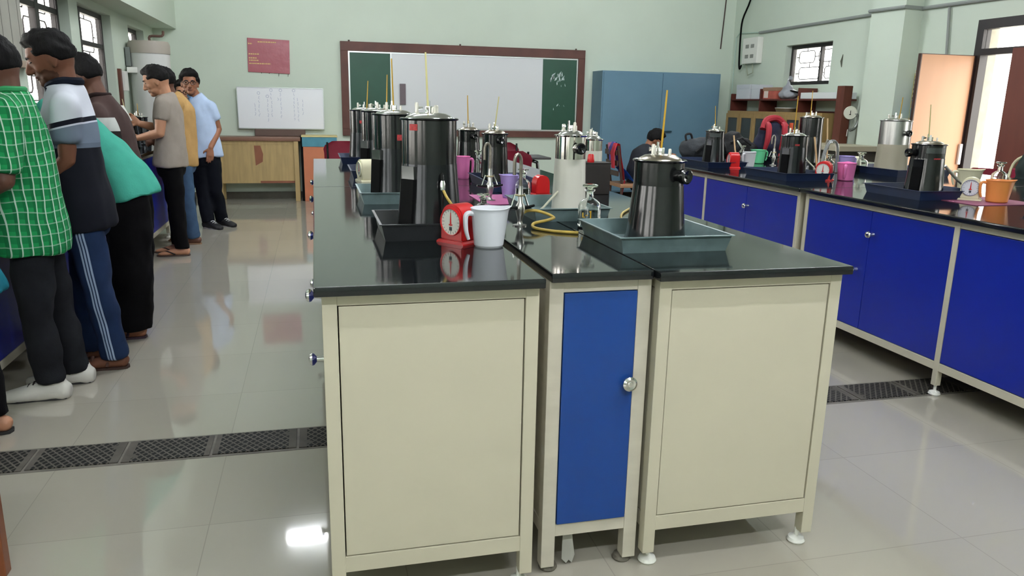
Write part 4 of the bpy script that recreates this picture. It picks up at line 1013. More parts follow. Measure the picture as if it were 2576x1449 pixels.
# ------------------------------------------------------------------ people
def head_matrix(c, face, pitch):
    f = V(face).normalized(); up = V((0, 0, 1)); l = up.cross(f).normalized()
    f2 = f*cos(pitch)-up*sin(pitch); u2 = up*cos(pitch)+f*sin(pitch)
    return M(((f2.x, l.x, u2.x, c[0]), (f2.y, l.y, u2.y, c[1]), (f2.z, l.z, u2.z, c[2]), (0, 0, 0, 1)))
SK = (.097, .076, .108)
def add_head(b, m):
    P = lambda c, r: b.ball(c, r, m)
    P((0, 0, .0), SK); P((.012, 0, -.03), (.074, .066, .075)); P((.03, 0, -.075), (.056, .052, .05)); P((.05, 0, -.058), (.041, .045, .046)); P((.068, 0, -.1), (.026, .028, .022))
    P((.076, 0, .022), (.02, .052, .013)); P((.083, 0, -.07), (.014, .024, .011)); P((.08, 0, -.086), (.012, .02, .007))
    for s in (1, -1):
        P((.053, .036*s, -.035), (.029, .025, .028)); P((-.008, .077*s, -.016), (.021, .01, .033)); P((-.004, .08*s, -.044), (.01, .007, .012))
        P((.1, .011*s, -.045), (.012, .009, .009)); P((.036, .036*s, -.076), (.036, .019, .026))
    b.tube([m @ V(p) for p in ((.088, 0, .012), (.1, 0, -.015), (.112, 0, -.038), (.108, 0, -.05))], [.009, .011, .014, .011], 10)
    P((.109, 0, -.042), (.014, .012, .012))
def hair_obj(m, parent, base, name='hair', grow=.012, front=.5, back=-.5, side=.0, tuft=.012, seed=0, mt=None, quiff=0.):
    b = MB(); b.ball((0, 0, 0), 1., u=56, v=40)
    for v in b.bm.verts:
        n = v.co.copy()
        k = min(1, max(0, (n.x+.45)/1.2)); k = k*k*(3-2*k)
        lim = back+(front-back)*k
        if abs(n.y) > .8 and n.x > -.2: lim = min(lim, side)
        h = min(1, max(0, (n.z-lim)/.24)); h = h*h*(3-2*h)
        g = (grow*(1+.35*max(0, n.z)) + tuft*.7*noise.noise(n*3.5+V((seed, 0, 0)))+.35*tuft*noise.noise(V((n.x*9, n.y*9, n.z*22))))*h*(.35+.65*min(1, max(0, (n.z+.45)/.5))) - .02*(1-h)
        if quiff: g += quiff*h*max(0, n.x)**2*max(0, n.z)
        p = V((n.x*(SK[0]+g), n.y*(SK[1]+g), n.z*(SK[2]+g)))
        v.co = (m @ p)-base
    return b.build(name, mt or HAIR, parent, 180)
def add_hand(b, w_, d, n, side=1, curl=.6, s=1.):
    w_, d, n = V(w_), V(d).normalized(), V(n).normalized(); n = (n-d*n.dot(d)).normalized(); t = d.cross(n)*side
    b.loft([(w_-d*.01, .02*s, .019*s), (w_+d*.03*s, .031*s, .017*s), (w_+d*.065*s, .039*s, .015*s), (w_+d*.09*s, .036*s, .011*s)], t)
    for i, L in enumerate((.072, .08, .075, .058)):
        base = w_+d*(.082-.004*abs(i-1.4))*s+t*(1.5-i)*.0205*s; a = curl*(.45+.08*i); p = base; pts = [p]; dd = d
        for j, q in enumerate((.45, .32, .23)):
            ax = a*(1 if j == 0 else 1.5); cum = a if j == 0 else cum+ax*.7
            dd = (d*cos(cum)+n*sin(cum)).normalized(); p = p+dd*L*q*s; pts.append(p)
        b.limb(pts, [.0092*s, .0085*s, .008*s, .0068*s], 8)
    p0 = w_+d*.025*s+t*.027*s; p1 = p0+(d*.55+t*.75+n*.35).normalized()*.04*s; p2 = p1+(d*.85+t*.25+n*.5).normalized()*.032*s
    b.limb([p0, p1, p2], [.013*s, .0105*s, .008*s], 8)
def foot_secs(an, fd, s=1., k=0.):
    a = V(an); fd = V(fd).normalized(); g = V((a.x, a.y, 0))
    return [(g-fd*(.062+k)*s+V((0, 0, .03*s)), .016*s+k, .018*s+k), (g-fd*.05*s+V((0, 0, .034)), .031*s+k, .032*s+k), (g-fd*.0*s+V((0, 0, .042)), .034*s+k, .04*s+k), (g+fd*.07*s+V((0, 0, .033)), .038*s+k, .03*s+k),
            (g+fd*.13*s+V((0, 0, .023)), .044*s+k, .02*s+k), (g+fd*.17*s+V((0, 0, .018)), .038*s+k, .014*s+k), (g+fd*(.192+k)*s+V((0, 0, .015)), .02*s, .009*s+k)]
def person(key, label, J, F, face, pitch, skin, shirt_m, trou_m, foot='shoe', shoe_m=None, sole_m=None, hv=.007, gv=.011, sleeve=.62, hem=.06, loose=1., leg=(.088, .066, .06), collar=None, collar_r=.013,
           hands=None, hair=None, glasses=False, beard=None, wide=1., fdir=None, trunk_lat=None, shirt_name='shirt', trou_name='trousers', long_sleeve=False, pad=0., seed=1, legs=True, belt_drop=.0, hem_flare=1., depth=1., hem_pt=None):
    J = {k: V(v) for k, v in J.items()}
    F = V(F).normalized(); L = V((0, 0, 1)).cross(F).normalized()
    if trunk_lat: L = V(trunk_lat).normalized()
    near = 'n' if 'sn' in J else 'l'; far = 'f' if 'sf' in J else 'r'
    gl = (J['a'+near]+J['a'+far])/2 if legs else J['pelvis']
    base = V((gl.x, gl.y, 0))
    t = thing('person', label, 'person', base)
    off = M.Translation(-base)
    def fin(name, mb, voxel, mt, parent=t, fold=0., ff=(9, 9, 4), smooth=4):
        me = remesh(mb, voxel, smooth, fold, ff, seed); me.transform(off); return link(name, me, mt, parent, 180)
    hm = head_matrix(J['head'], face, pitch)
    # --- body
    if beard:
        n = NT('stubbled_skin', .55); jc = (hm @ V((.035, 0, -.085)))-base
        vd = n.t.nodes.new('ShaderNodeVectorMath'); vd.operation = 'DISTANCE'; n.t.links.new(n.co, vd.inputs[0]); vd.inputs[1].default_value = jc
        k = n.math('MULTIPLY', n.math('LESS_THAN', n.math('ADD', vd.outputs['Value'], n.math('MULTIPLY', n.noise(45, 3), .03)), .083), .6)
        skin = n.done(n.mix(k, '6b4534', '21140f'))
    b = MB(); add_head(b, hm)
    nk0 = hm @ V((-.022, 0, -.055)); nk1 = J['neck']
    b.limb([nk0, nk0.lerp(nk1, .6), nk1], [.054, .054, .052])
    b.loft([(J['neck'], .045, .04), (J['chest'], .13, .07), (J['waist'], .12, .075), (J['pelvis'], .13, .08)], L)
    for s in (near, far):
        S, E, W_ = J['s'+s], J['e'+s], J['w'+s]
        b.limb([S, S.lerp(E, .45), E, E.lerp(W_, .35), W_], [.052, .046, .038, .037, .026])
        b.limb([J['neck']-V((0, 0, .06)), S-V((0, 0, .01))], [.035, .045])
        hd = (hands or {}).get(s)
        dv = (W_-E).normalized()
        if hd: add_hand(b, W_, hd[0] or dv, hd[1], hd[2], hd[3])
        else: add_hand(b, W_, dv, L*(1 if s in 'nl' else -1)*-1, 1 if s in 'nl' else -1, .7)
        if legs:
            b.limb([J['h'+s], J['k'+s], J['a'+s]+V((0, 0, .02))], [.055, .045, .036]); b.limb([J['pelvis'], J['h'+s]], [.06, .055])
            b.loft(foot_secs(J['a'+s], fdir or F), (fdir and V((0, 0, 1)).cross(V(fdir)) or L))
    fin('body', b, hv, skin, smooth=5)
    # --- face details and hair
    for s in (1, -1):
        e = MB().ball((.0815, .031*s, -.004), (.0095, .0145, .0062 if pitch < .2 else .0036), hm, 14, 10); e.bm.transform(off); e.build('eye', EYEM, t)
        e = MB().tube([hm @ V((.092, .012*s, .013)), hm @ V((.094, .03*s, .019)), hm @ V((.083, .05*s, .013))], [.0035, .0045, .0025], 8); e.bm.transform(off); e.build('eyebrow', HAIR, t)
    e = MB().ball((.0925, 0, -.0685), (.0065, .022, .0045), hm, 14, 8).ball((.09, 0, -.079), (.006, .018, .005), hm, 14, 8); e.bm.transform(off); e.build('lips', mat('lips', '7d4a41', .45), t)
    hair_obj(hm, t, base, **(hair or {}))
    if glasses:
        e = MB()
        for s in (1, -1):
            e.tube([hm @ V((.106, .032*s+.023*cos(a)*s, -.004+.017*sin(a))) for a in [k*pi/8 for k in range(17)]], .0028, 6)
            e.tube([hm @ V((.104, .055*s, .002)), hm @ V((.05, .078*s, .002)), hm @ V((-.01, .085*s, -.004))], .0022, 6)
        e.tube([hm @ V((.107, -.01, 0)), hm @ V((.107, .01, 0))], .0025, 6); e.bm.transform(off); e.build('glasses', BLKGLOSS, t)
    # --- shirt
    lo = loose; b = MB(); up = (J['waist']-J['pelvis']).normalized()
    hemc = J['pelvis']-up*hem if legs else J['pelvis']
    dp = depth
    hemc = V(hem_pt) if hem_pt else hemc
    b.loft([(hemc, .208*lo*wide*hem_flare, .145*lo*dp*hem_flare), (J['pelvis'], .203*lo*wide, .142*lo*dp), (J['waist'], .172*lo*wide, .122*lo*dp), (J['waist'].lerp(J['chest'], .55), .165*lo*wide, .118*lo*dp), (J['chest'], .165*lo*wide, .115*lo*dp), (J['chest'].lerp(J['neck'], .55), .15*wide, .1), (J['neck'], .09, .084), (nk1+(nk0-nk1).normalized()*.022, .071, .069)], L, 20)
    for s in (near, far):
        S, E, W_ = J['s'+s], J['e'+s], J['w'+s]
        b.limb([J['neck']-V((0, 0, .03)), S], [.055, .066*lo+pad])
        if long_sleeve: b.limb([S, E, W_.lerp(E, .08)], [.066*lo, .055*lo, .04*lo])
        else:
            q = S.lerp(E, sleeve); b.tube([S, S.lerp(E, sleeve*.5), q], [.066*lo, .066*lo, .064*lo], 16)
    sh = fin(shirt_name, b, gv, shirt_m, fold=.012, ff=(8, 8, 5), smooth=14)
    if collar:
        b = MB(); ax = (nk0-nk1).normalized(); pts = []
        for k in range(13):
            a = 2*pi*k/12*.86+.14*pi; pts.append(nk1+ax*.026+(F*cos(a)+L*sin(a))*.064-V((0, 0, .03))*max(0, cos(a)))
        b.tube(pts, collar_r, 8)
        for s_ in (1, -1):
            p = nk1+(F*.062+L*.03*s_)-V((0, 0, .0)); b.prism([(0, 0), (.035, -.005), (.03, -.06)], -.004, .004, M.Translation(p) @ V(F).to_track_quat('Y', 'Z').to_matrix().to_4x4() @ M.Rotation(0 if s_ < 0 else pi, 4, 'Z'))
        b.bm.transform(off); b.build('collar', collar, sh)
    if not legs: return t, J, L, F, off
    # --- trousers
    b = MB(); lt = leg
    b.loft([(J['pelvis']+up*.06, .15*wide, .108), (J['pelvis'], .162*wide, .118), (J['pelvis']-V((0, 0, .08)), .165*wide, .115), (J['pelvis']-V((0, 0, .12)), .13*wide, .1)], L, 20)
    for s in (near, far):
        a = J['a'+s]; a = V((a.x, a.y, max(a.z, .075)-.015))
        b.limb([J['h'+s], J['k'+s]], [lt[0], lt[1]]); b.tube([J['k'+s], J['k'+s].lerp(a, .5), a], [lt[1]*.99, (lt[1]+lt[2])/2, lt[2]], 16); b.limb([J['pelvis']-V((0, 0, .03)), J['h'+s]], [.095, lt[0]])
    fin(trou_name, b, gv, trou_m, fold=.013, ff=(9, 9, 7), smooth=8)
    fd = V(fdir) if fdir else F; fl = V((0, 0, 1)).cross(fd)
    for s in (near, far):
        a = J['a'+s]
        if foot == 'shoe':
            sb_ = MB().loft(foot_secs(a, fd, 1.06, .011), fl); g = V((a.x, a.y, 0))
            sb_.loft([(g-fd*.01+V((0, 0, .05)), .042, .05), (g-fd*.012+V((0, 0, .095)), .04, .048)], fl)
            so = fin('shoe', sb_, .007, shoe_m, smooth=4); e = MB()
            for k_ in range(4):
                q = g+fd*(.045+.022*k_)+V((0, 0, .094-.011*k_)); e.tube([q-fl*.022+V((0, 0, -.007)), q, q+fl*.022+V((0, 0, -.007))], .0035, 6)
            e.bm.transform(off); e.build('lace', sole_m, so)
            o_ = outline_sole(a, fd, 1.08, .018); o_.bm.transform(off); o_.build('sole', sole_m, so)
        else:
            o_ = outline_sole(a, fd, 1.06, .012); o_.bm.transform(off); sd = o_.build('sandal', sole_m, t)
            g = V((a.x, a.y, 0)); e = MB()
            if foot == 'flipflop':
                for s_ in (1, -1): e.tube([g+fd*.14+V((0, 0, .035)), g+fd*.11+fl*.03*s_+V((0, 0, .045)), g+fd*.05+fl*.046*s_+V((0, 0, .02))], .006, 6)
            else:
                e.tube([g+fd*.1-fl*.05+V((0, 0, .012)), g+fd*.1+V((0, 0, .062)), g+fd*.1+fl*.05+V((0, 0, .012))], .009, 6); e.tube([g+fd*.03-fl*.042+V((0, 0, .02)), g+fd*.02+V((0, 0, .088)), g+fd*.03+fl*.042+V((0, 0, .02))], .008, 6)
            e.bm.transform(off); e.build('strap', shoe_m, sd)
    return t, J, L, F, off
def outline_sole(a, fd, s, h):
    fd = V(fd).normalized(); fl = V((0, 0, 1)).cross(fd); g = V((a[0], a[1], 0)); b = MB()
    out = [(-.062, 0), (-.055, .024), (-.02, .034), (.05, .034), (.12, .046), (.165, .038), (.192, .014), (.192, -.014), (.165, -.038), (.12, -.046), (.05, -.034), (-.02, -.034), (-.055, -.024)]
    lo = [b.bm.verts.new(g+(fd*x+fl*y)*s+V((0, 0, .001))) for x, y in out]; hi = [b.bm.verts.new(g+(fd*x+fl*y)*s+V((0, 0, h))) for x, y in out]; n = len(out)
    b.bm.faces.new(lo); b.bm.faces.new(hi[::-1])
    for i in range(n): b.bm.faces.new([lo[i], hi[i], hi[(i+1) % n], lo[(i+1) % n]])
    return b
def fabric(name, hexc, var=.1): return mat(name, hexc, .9, spec=.15, var=var, vscale=14, bump=.12, bscale=160)
def plaid():
    n = NT('green_plaid_cotton', .85)
    u = n.math('ADD', n.x, n.math('MULTIPLY', n.y, .8)); wob = n.math('MULTIPLY', n.noise(6, 2), .03); u = n.math('ADD', u, wob); v = n.math('ADD', n.z, wob)
    c = n.mix(n.stripes(v, .048, .35), '147a43', '1d9150'); c = n.mix(n.stripes(u, .046, .4, .3), c, '126b3c')
    c = n.mix(n.math('MULTIPLY', n.stripes(v, .048, .1, .1), .35), c, 'c9e2cf'); c = n.mix(n.math('MULTIPLY', n.stripes(u, .046, .13), .75), c, 'd5e4d6')
    return n.done(c)
def polo():
    n = NT('white_grey_navy_polo', .85); z = n.math('SUBTRACT', n.z, n.math('MULTIPLY', n.x, .25))
    c = n.mix(n.gt(n.z, 1.09), '0b0d17', '5d6878'); c = n.mix(n.gt(n.z, 1.112), c, '6d7889')
    c = n.mix(n.gt(z, 1.186), c, 'c9ccda'); c = n.mix(n.gt(z, 1.194), c, '11131f'); c = n.mix(n.gt(z, 1.216), c, 'cfd2dc')
    return n.done(c)
def track():
    n = NT('navy_track_cloth', .85)
    # three pale lines down the outer side of the near leg
    yy = n.math('LESS_THAN', n.y, -.085)
    xc = n.math('ADD', n.x, n.math('ADD', n.math('MULTIPLY', n.z, -.0), 0.))
    k = n.math('SUBTRACT', xc, n.math('ADD', .075, n.math('MULTIPLY', n.z, -.11)))
    band = n.math('MULTIPLY', n.band(k, -.02, .02), yy)
    st = n.math('MULTIPLY', band, n.stripes(k, .0137, .62, .2))
    c = n.mix(n.noise(12, 4), '131f3a', '1c3053'); c = n.mix(st, c, '93a3bd')
    return n.done(c)
A = dict(head=(-1.281,3.720,1.447),neck=(-1.241,3.720,1.320),chest=(-1.228,3.720,1.174),waist=(-1.214,3.720,0.990),pelvis=(-1.215,3.720,0.784),sn=(-1.2,3.540,1.252),en=(-1.21,3.480,0.988),wn=(-1.354,3.520,0.914),sf=(-1.27,3.87,1.260),ef=(-1.42,3.85,1.006),wf=(-1.55,3.80,0.94),hn=(-1.200,3.655,0.745),kn=(-1.208,3.635,0.394),an=(-1.186,3.640,0.097),hf=(-1.215,3.785,0.717),kf=(-1.176,3.820,0.381),af=(-1.138,3.840,0.071))
person('A', 'person in a green plaid shirt, dark jeans and white shoes at the left edge', A, (-1, 0, 0), (-1, -.05, 0), R(18), SKIN3, plaid(), fabric('charcoal_denim', '1d1e22', .25), 'shoe', mat('white_canvas_shoe', 'cfccc4', .7), mat('dark_sole', '2b2a2a', .6), hv=.006, sleeve=.9, hem=.125, loose=1.04, wide=.86, collar=MATS.get('x') or mat('green_collar', '2f8f58', .85), leg=(.09, .072, .062), seed=1, hair=dict(grow=.014, back=-.55))
B = dict(head=(-1.165,4.080,1.497),neck=(-1.117,4.080,1.362),chest=(-1.119,4.080,1.216),waist=(-1.111,4.080,0.994),pelvis=(-1.103,4.080,0.785),sn=(-1.09,3.945,1.277),en=(-1.104,3.945,1.039),wn=(-1.24,3.96,0.900),sf=(-1.13,4.250,1.272),ef=(-1.2,4.300,1.016),wf=(-1.35,4.260,0.922),hn=(-1.084,4.01,0.721),kn=(-1.046,3.995,0.398),an=(-1.013,4.020,0.074),hf=(-1.119,4.15,0.694),kf=(-1.14,4.170,0.370),af=(-1.150,4.200,0.072))
person('B', 'person in a white, grey and navy polo shirt and striped track trousers, looking down', B, (-1, 0, 0), (-1, -.22, 0), R(20), SKIN3, polo(), track(), 'sandal', mat('brown_sandal', '4b2f25', .6), mat('brown_sole', '3b261f', .6), hv=.0055, sleeve=.68, hem=.085, loose=1.03, wide=.9, collar=fabric('navy_collar', '10141f'), collar_r=.021, beard=True, leg=(.09, .07, .062), seed=2, hair=dict(grow=.016, back=-.45, side=0, front=.45, tuft=.016, quiff=.018, seed=4))
Cc = dict(head=(-1.45,4.620,1.17),neck=(-1.38,4.600,1.235),chest=(-1.24,4.600,1.165),waist=(-1.105,4.600,1.02),pelvis=(-1.005,4.600,0.865),sn=(-1.30,4.440,1.18),en=(-1.36,4.400,.98),wn=(-1.49,4.440,0.91),sf=(-1.32,4.760,1.20),ef=(-1.42,4.800,0.99),wf=(-1.55,4.760,0.91),hn=(-1.0,4.515,0.77),kn=(-1.01,4.515,0.394),an=(-1.029,4.540,0.051),hf=(-1.022,4.685,0.768),kf=(-1.04,4.685,0.383),af=(-1.07,4.680,0.053))
person('C', 'person in a teal tunic and wide black trousers bending over the left bench', Cc, (-1, 0, 0), (-1, 0, 0), R(50), SKIN, fabric('teal_tunic', '45a08d', .08), fabric('black_trousers', '080709', .1), 'sandal', mat('plum_sandal', '4a3140', .6), mat('plum_sole', '3b2733', .6), sleeve=.85, hem=.1, loose=.98, leg=(.12, .112, .1), seed=3, depth=1.0, hem_flare=1.12, shirt_name='tunic', hem_pt=(-.985, 4.6, .785), hair=dict(grow=.02, back=-.8))
D = dict(head=(-1.345,5.300,1.45),neck=(-1.268,5.300,1.309),chest=(-1.237,5.300,1.186),waist=(-1.201,5.300,0.968),pelvis=(-1.193,5.300,0.795),sn=(-1.25,5.140,1.208),en=(-1.30,5.100,1.005),wn=(-1.438,5.140,0.955),sf=(-1.28,5.460,1.230),ef=(-1.37,5.500,1.030),wf=(-1.5,5.460,0.956),hn=(-1.191,5.215,0.730),kn=(-1.208,5.215,0.430),an=(-1.22,5.240,0.090),hf=(-1.210,5.385,0.711),kf=(-1.22,5.385,0.427),af=(-1.228,5.380,0.084))
def brownshirt():
    n = NT('brown_shirt_pale_sleeve', .85)
    y = n.math('LESS_THAN', n.y, -.135)
    s = n.math('MULTIPLY', y, n.math('LESS_THAN', n.z, 1.2))
    c = n.mix(n.noise(14, 4), '3a2c2a', '4b3a37'); c = n.mix(s, c, 'c9cac6'); c = n.mix(n.math('MULTIPLY', y, n.math('LESS_THAN', n.z, 1.12)), c, '27201f'); return n.done(c)
person('D', 'person in a brown shirt with a pale banded sleeve, behind the polo shirt', D, (-1, .1, 0), (-1, .1, 0), R(25), SKIN3, brownshirt(), fabric('dark_grey_trousers', '26262b'), 'sandal', mat('brown_sandal', '4b2f25', .6), mat('brown_sole', '3b261f', .6), collar=fabric('dark_brown_collar', '2d2221'), seed=4, loose=1.05, hair=dict(grow=.018, back=-.6))
E_ = dict(head=(-1.251,7.050,1.464),neck=(-1.187,7.050,1.335),chest=(-1.179,7.050,1.216),waist=(-1.178,7.050,0.999),pelvis=(-1.187,7.050,0.801),sn=(-1.195,6.890,1.265),en=(-1.220,6.850,1.039),wn=(-1.40,6.930,0.995),sf=(-1.215,7.210,1.27),ef=(-1.30,7.240,1.065),wf=(-1.42,7.120,1.105),hn=(-1.173,6.970,0.741),kn=(-1.154,6.970,0.424),an=(-1.145,6.980,0.053),hf=(-1.202,7.130,0.728),kf=(-1.20,7.130,0.421),af=(-1.195,7.150,0.085))
p = person('E', 'person in a grey T-shirt and black trousers looking down at a phone', E_, (-1, 0, 0), (-1, -.05, 0), R(22), SKIN2, fabric('warm_grey_tee', '9b9188', .06), fabric('black_trousers', '080709', .1), 'flipflop', mat('dark_flipflop', '2f2624', .6), mat('flipflop_sole', '4a3b35', .6), hv=.0055, sleeve=.55, hem=.045, loose=.98, leg=(.085, .066, .06), seed=5, hair=dict(grow=.013, back=-.45, side=0, front=.45, quiff=.01),
           hands={'n': ((-.9, .25, .25), (.2, .9, .3), 1, .9), 'f': ((-.75, -.3, .55), (-.3, -.85, .3), -1, .8)})
F_ = dict(head=(-1.295,7.620,1.46),neck=(-1.235,7.620,1.334),chest=(-1.165,7.620,1.202),waist=(-1.169,7.620,0.973),pelvis=(-1.19,7.620,0.777),sn=(-1.165,7.460,1.266),en=(-1.247,7.420,1.016),wn=(-1.377,7.490,0.960),sf=(-1.214,7.780,1.285),ef=(-1.308,7.820,1.035),wf=(-1.41,7.740,0.983),hn=(-1.180,7.540,0.711),kn=(-1.160,7.540,0.405),an=(-1.125,7.550,0.059),hf=(-1.219,7.700,0.698),kf=(-1.20,7.700,0.404),af=(-1.18,7.720,0.081))
person('F', 'person in a mustard shirt and blue jeans half hidden behind the grey T-shirt', F_, (-1, .15, 0), (-1, .4, 0), R(15), SKIN3, fabric('mustard_shirt', 'b99460'), fabric('blue_denim', '3f5672', .2), 'flipflop', mat('dark_flipflop', '2f2624', .6), mat('tan_sole', '8a6a50', .6), hv=.008, gv=.013, sleeve=.6, hem=.05, seed=6, hair=dict(grow=.02, back=-.55, tuft=.016))
G_ = dict(head=(-1.375,9.200,1.385),neck=(-1.387,9.230,1.240),chest=(-1.387,9.220,1.113),waist=(-1.365,9.200,0.9),pelvis=(-1.345,9.200,0.73),sl=(-1.237,9.200,1.18),el=(-1.215,9.220,0.965),wl=(-1.25,9.100,0.790),sr=(-1.475,9.20,1.183),er=(-1.48,9.16,0.99),wr=(-1.47,9.06,0.85),hl=(-1.27,9.200,0.65),kl=(-1.24,9.180,0.36),al=(-1.21,9.200,0.075),hr=(-1.40,9.200,0.65),kr=(-1.39,9.180,0.35),ar=(-1.38,9.150,0.075))
pG = person('G', 'person with glasses peering out from behind the pale blue polo shirt', G_, (.12, -1, 0), (.1, -1, 0), R(4), SKIN2, fabric('maroon_shirt', '3c1f2d'), fabric('grey_denim', '3f4a55', .2), 'shoe', mat('brown_shoe', '3b2c25', .6), mat('dark_sole', '2b2a2a', .6), hv=.008, gv=.013, seed=7, glasses=True, trunk_lat=(1, .12, 0), hair=dict(grow=.02, front=.45))
gb = MB(); gb.loft([((.1, -.1, .68), .02, .01), ((.1, -.13, .6), .05, .02), ((.11, -.13, .48), .045, .02), ((.13, -.12, .38), .012, .008)], (1, 0, 0)); gb.build('red_stole', mat('red_stole_cloth', 'b3262c', .85), pG[0])
H_ = dict(head=(-1.211,8.600,1.476),neck=(-1.162,8.630,1.325),chest=(-1.137,8.620,1.175),waist=(-1.117,8.600,0.945),pelvis=(-1.114,8.600,0.765),sl=(-1.028,8.600,1.24),el=(-0.972,8.620,1.011),wl=(-1.04,8.480,0.83),sr=(-1.25,8.640,1.25),er=(-1.298,8.700,1.017),wr=(-1.264,8.600,0.828),hl=(-1.05,8.600,0.67),kl=(-1.04,8.580,0.378),al=(-1.0,8.660,0.075),hr=(-1.170,8.600,0.67),kr=(-1.15,8.58,0.37),ar=(-1.117,8.50,0.075))
person('H', 'person with glasses in a pale blue polo shirt facing the camera', H_, (.1, -1, 0), (.12, -1, 0), R(2), SKIN, fabric('pale_blue_polo', 'b4c6e2', .05), fabric('dark_navy_trousers', '0d0f17'), 'shoe', mat('black_trainer', '17161a', .6), mat('white_sole', 'd6d4d4', .6), hv=.006, gv=.011, sleeve=.6, hem=.04, seed=8, glasses=True, wide=.9, collar=fabric('blue_collar', '8fb0da'), trunk_lat=(1, .1, 0), fdir=(.75, -.8, 0), leg=(.09, .076, .068), hair=dict(grow=.024, back=-.6, front=.42, tuft=.016),
       hands={'l': ((-.1, -.2, -1), (-.3, .9, 0), -1, .35), 'r': ((0, 0, -1), (.9, .2, 0), 1, .4)})
I_ = dict(head=(3.93,8.6,.955),neck=(3.84,8.6,.855),chest=(3.77,8.6,.765),waist=(3.72,8.6,.6),pelvis=(3.76,8.6,.47),sn=(3.83,8.43,.79),en=(3.9,8.4,.56),wn=(4.08,8.42,.66),sf=(3.84,8.77,.80),ef=(3.95,8.8,.6),wf=(4.12,8.7,.7),hn=(3.84,8.51,.5),kn=(4.2,8.5,.49),an=(4.18,8.5,.08),hf=(3.84,8.69,.5),kf=(4.2,8.72,.49),af=(4.18,8.72,.08))
person('I', 'person in a dark grey sweater sitting hunched in front of the blue cupboard', I_, (1, 0, 0), (1, -.25, 0), R(35), SKIN, fabric('charcoal_sweater', '2b2d33', .12), fabric('dark_navy_trousers', '12151e'), 'shoe', mat('black_trainer', '17161a', .6), mat('dark_sole', '2b2a2a', .6), hv=.008, gv=.012, long_sleeve=True, hem=.02, seed=9, loose=1.04, hair=dict(grow=.018, back=-.7))
J_ = dict(head=(-1.56,3.20,1.38),neck=(-1.50,3.20,1.26),chest=(-1.47,3.20,1.13),waist=(-1.44,3.20,0.92),pelvis=(-1.415,3.20,0.76),sn=(-1.46,3.04,1.19),en=(-1.46,3.0,0.96),wn=(-1.58,3.04,0.93),sf=(-1.48,3.36,1.19),ef=(-1.5,3.4,0.96),wf=(-1.62,3.36,0.93),hn=(-1.38,3.12,.7),kn=(-1.36,3.12,.38),an=(-1.34,3.14,.08),hf=(-1.38,3.28,.7),kf=(-1.355,3.28,.38),af=(-1.335,3.28,.08))
J_ = {k: (v[0]+.045, v[1]-.0, v[2]) for k, v in J_.items()}
person('J', 'person in a blue-green tunic and dark trousers just inside the left edge', J_, (-1, 0, 0), (-1, 0, 0), R(20), SKIN2, fabric('blue_teal_tunic', '146a7c', .1), fabric('black_trousers', '080709', .1), 'sandal', mat('brown_sandal', '4b2f25', .6), mat('dark_sole', '2b2a2a', .6), hv=.008, gv=.013, hem=.2, loose=1.05, hem_flare=1.15, seed=10, shirt_name='tunic', hair=dict(grow=.025, back=-.9))
# phone in the hands of the person in grey
t = thing('phone', 'white phone held up by the man in the grey T-shirt', 'phone', (-1.5, 7.02, 1.13), R(-20))
mm = M.Rotation(R(-28), 4, 'Y')
MB().box((0, 0, .06), (.009, .07, .14), .004, mm.to_3x3()).build('case', WHITEP, t)
MB().box(mm @ V((.0055, 0, .06)), (.001, .062, .115), 0, mm.to_3x3()).build('screen', mat('phone_screen', 'b9c0c4', .1), t)
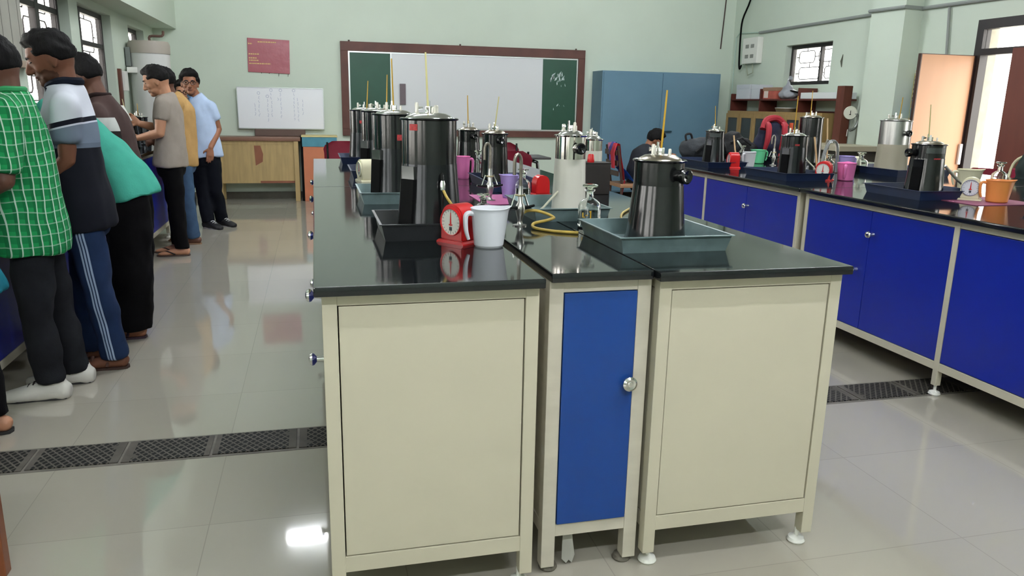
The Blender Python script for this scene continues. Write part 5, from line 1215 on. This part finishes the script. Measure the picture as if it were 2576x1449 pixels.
# chair of the seated person with cloths over its back
t = thing('wooden_chair', 'wooden chair of the seated person, seat seen from the side', 'chair', (3.66, 8.6, 0), R(-90))
WS = mat('light_seat_wood', '9a7254', .55, var=.1, vscale=6)
MB().box((0, 0, .42), (.42, .46, .045), .01).build('seat', WS, t)
for sx in (-.18, .18):
    MB().tube([(sx, -.22, 0), (sx, -.2, .42), (sx, -.27, .88)], .016, 8).build('leg', WOODD, t); MB().tube([(sx, .2, 0), (sx, .2, .42)], .016, 8).build('leg', WOODD, t)
b = MB()
for zz in (.56, .68, .8): b.box((0, -.225-.06*(zz-.42)/.46-.01, zz), (.36, .016, .06), .004)
b.build('backrest', WOODD, t)
t = thing('scarf', 'pink, red and blue cloth hung over the wooden chair back', 'cloth', (3.40, 8.6, .0))
def strip(w0, y, pts, wd, mt, name):
    b = MB(); rows = []
    for i, (x, z) in enumerate(pts): rows.append([b.bm.verts.new(V((x+.008*sin(k*2.1+i), y+(k/6-.5)*wd, z))) for k in range(7)])
    for r0, r1 in zip(rows, rows[1:]):
        for k in range(6): b.bm.faces.new([r0[k], r0[k+1], r1[k+1], r1[k]])
    bmesh.ops.solidify(b.bm, geom=b.bm.faces[:], thickness=.018); return b.build(name, mt, t, 180)
strip(0, -.1, [(-.03, .62), (-.05, .8), (-.02, .91), (.02, .9), (.05, .75), (.09, .58), (.1, .48)], .12, mat('coral_cloth', 'd94a55', .8), 'red_cloth')
strip(0, 0, [(-.02, .7), (-.035, .85), (0, .92), (.035, .88), (.07, .72), (.11, .56)], .12, mat('violet_cloth', '6a64b4', .8), 'violet_cloth')
strip(0, .1, [(0, .8), (-.01, .9), (.03, .91), (.08, .8), (.12, .6)], .12, mat('pink_cloth', 'c987a0', .8), 'pink_cloth')
strip(0, -.02, [(.08, .62), (.12, .58), (.17, .52), (.22, .465)], .3, mat('blue_cloth', '1d5aa8', .8), 'blue_cloth')
strip(0, -.16, [(.1, .48), (.085, .42), (.07, .34), (.065, .27)], .035, mat('coral_cloth', 'd94a55', .8), 'coral_ribbon')
t = thing('writing_desk', 'small wooden desk in front of the seated person, behind the bags', 'desk', (4.48, 8.6, 0))
MB().box((0, 0, .6), (.5, .7, .03), .004).build('desk_top', WOODY, t)
for sx in (-.2, .2):
    for sy in (-.3, .3): MB().b2((sx-.02, sy-.02, 0), (sx+.02, sy+.02, .585)).build('leg', WOODY, t)
# brown stool leg at the bottom left corner
t = thing('stool', 'brown wooden stool whose leg shows at the lower left corner', 'stool', (-1.042, 2.09, 0))
MB().box((0, 0, .44), (.29, .29, .03), .006).build('seat', WOODB, t)
for sx in (-.13, .13):
    for sy in (-.13, .13): MB().b2((sx-.02, sy-.02, 0), (sx+.02, sy+.02, .43), .003).build('leg', mat('orange_brown_wood', '7d4526', .5, var=.15, vscale=6), t)
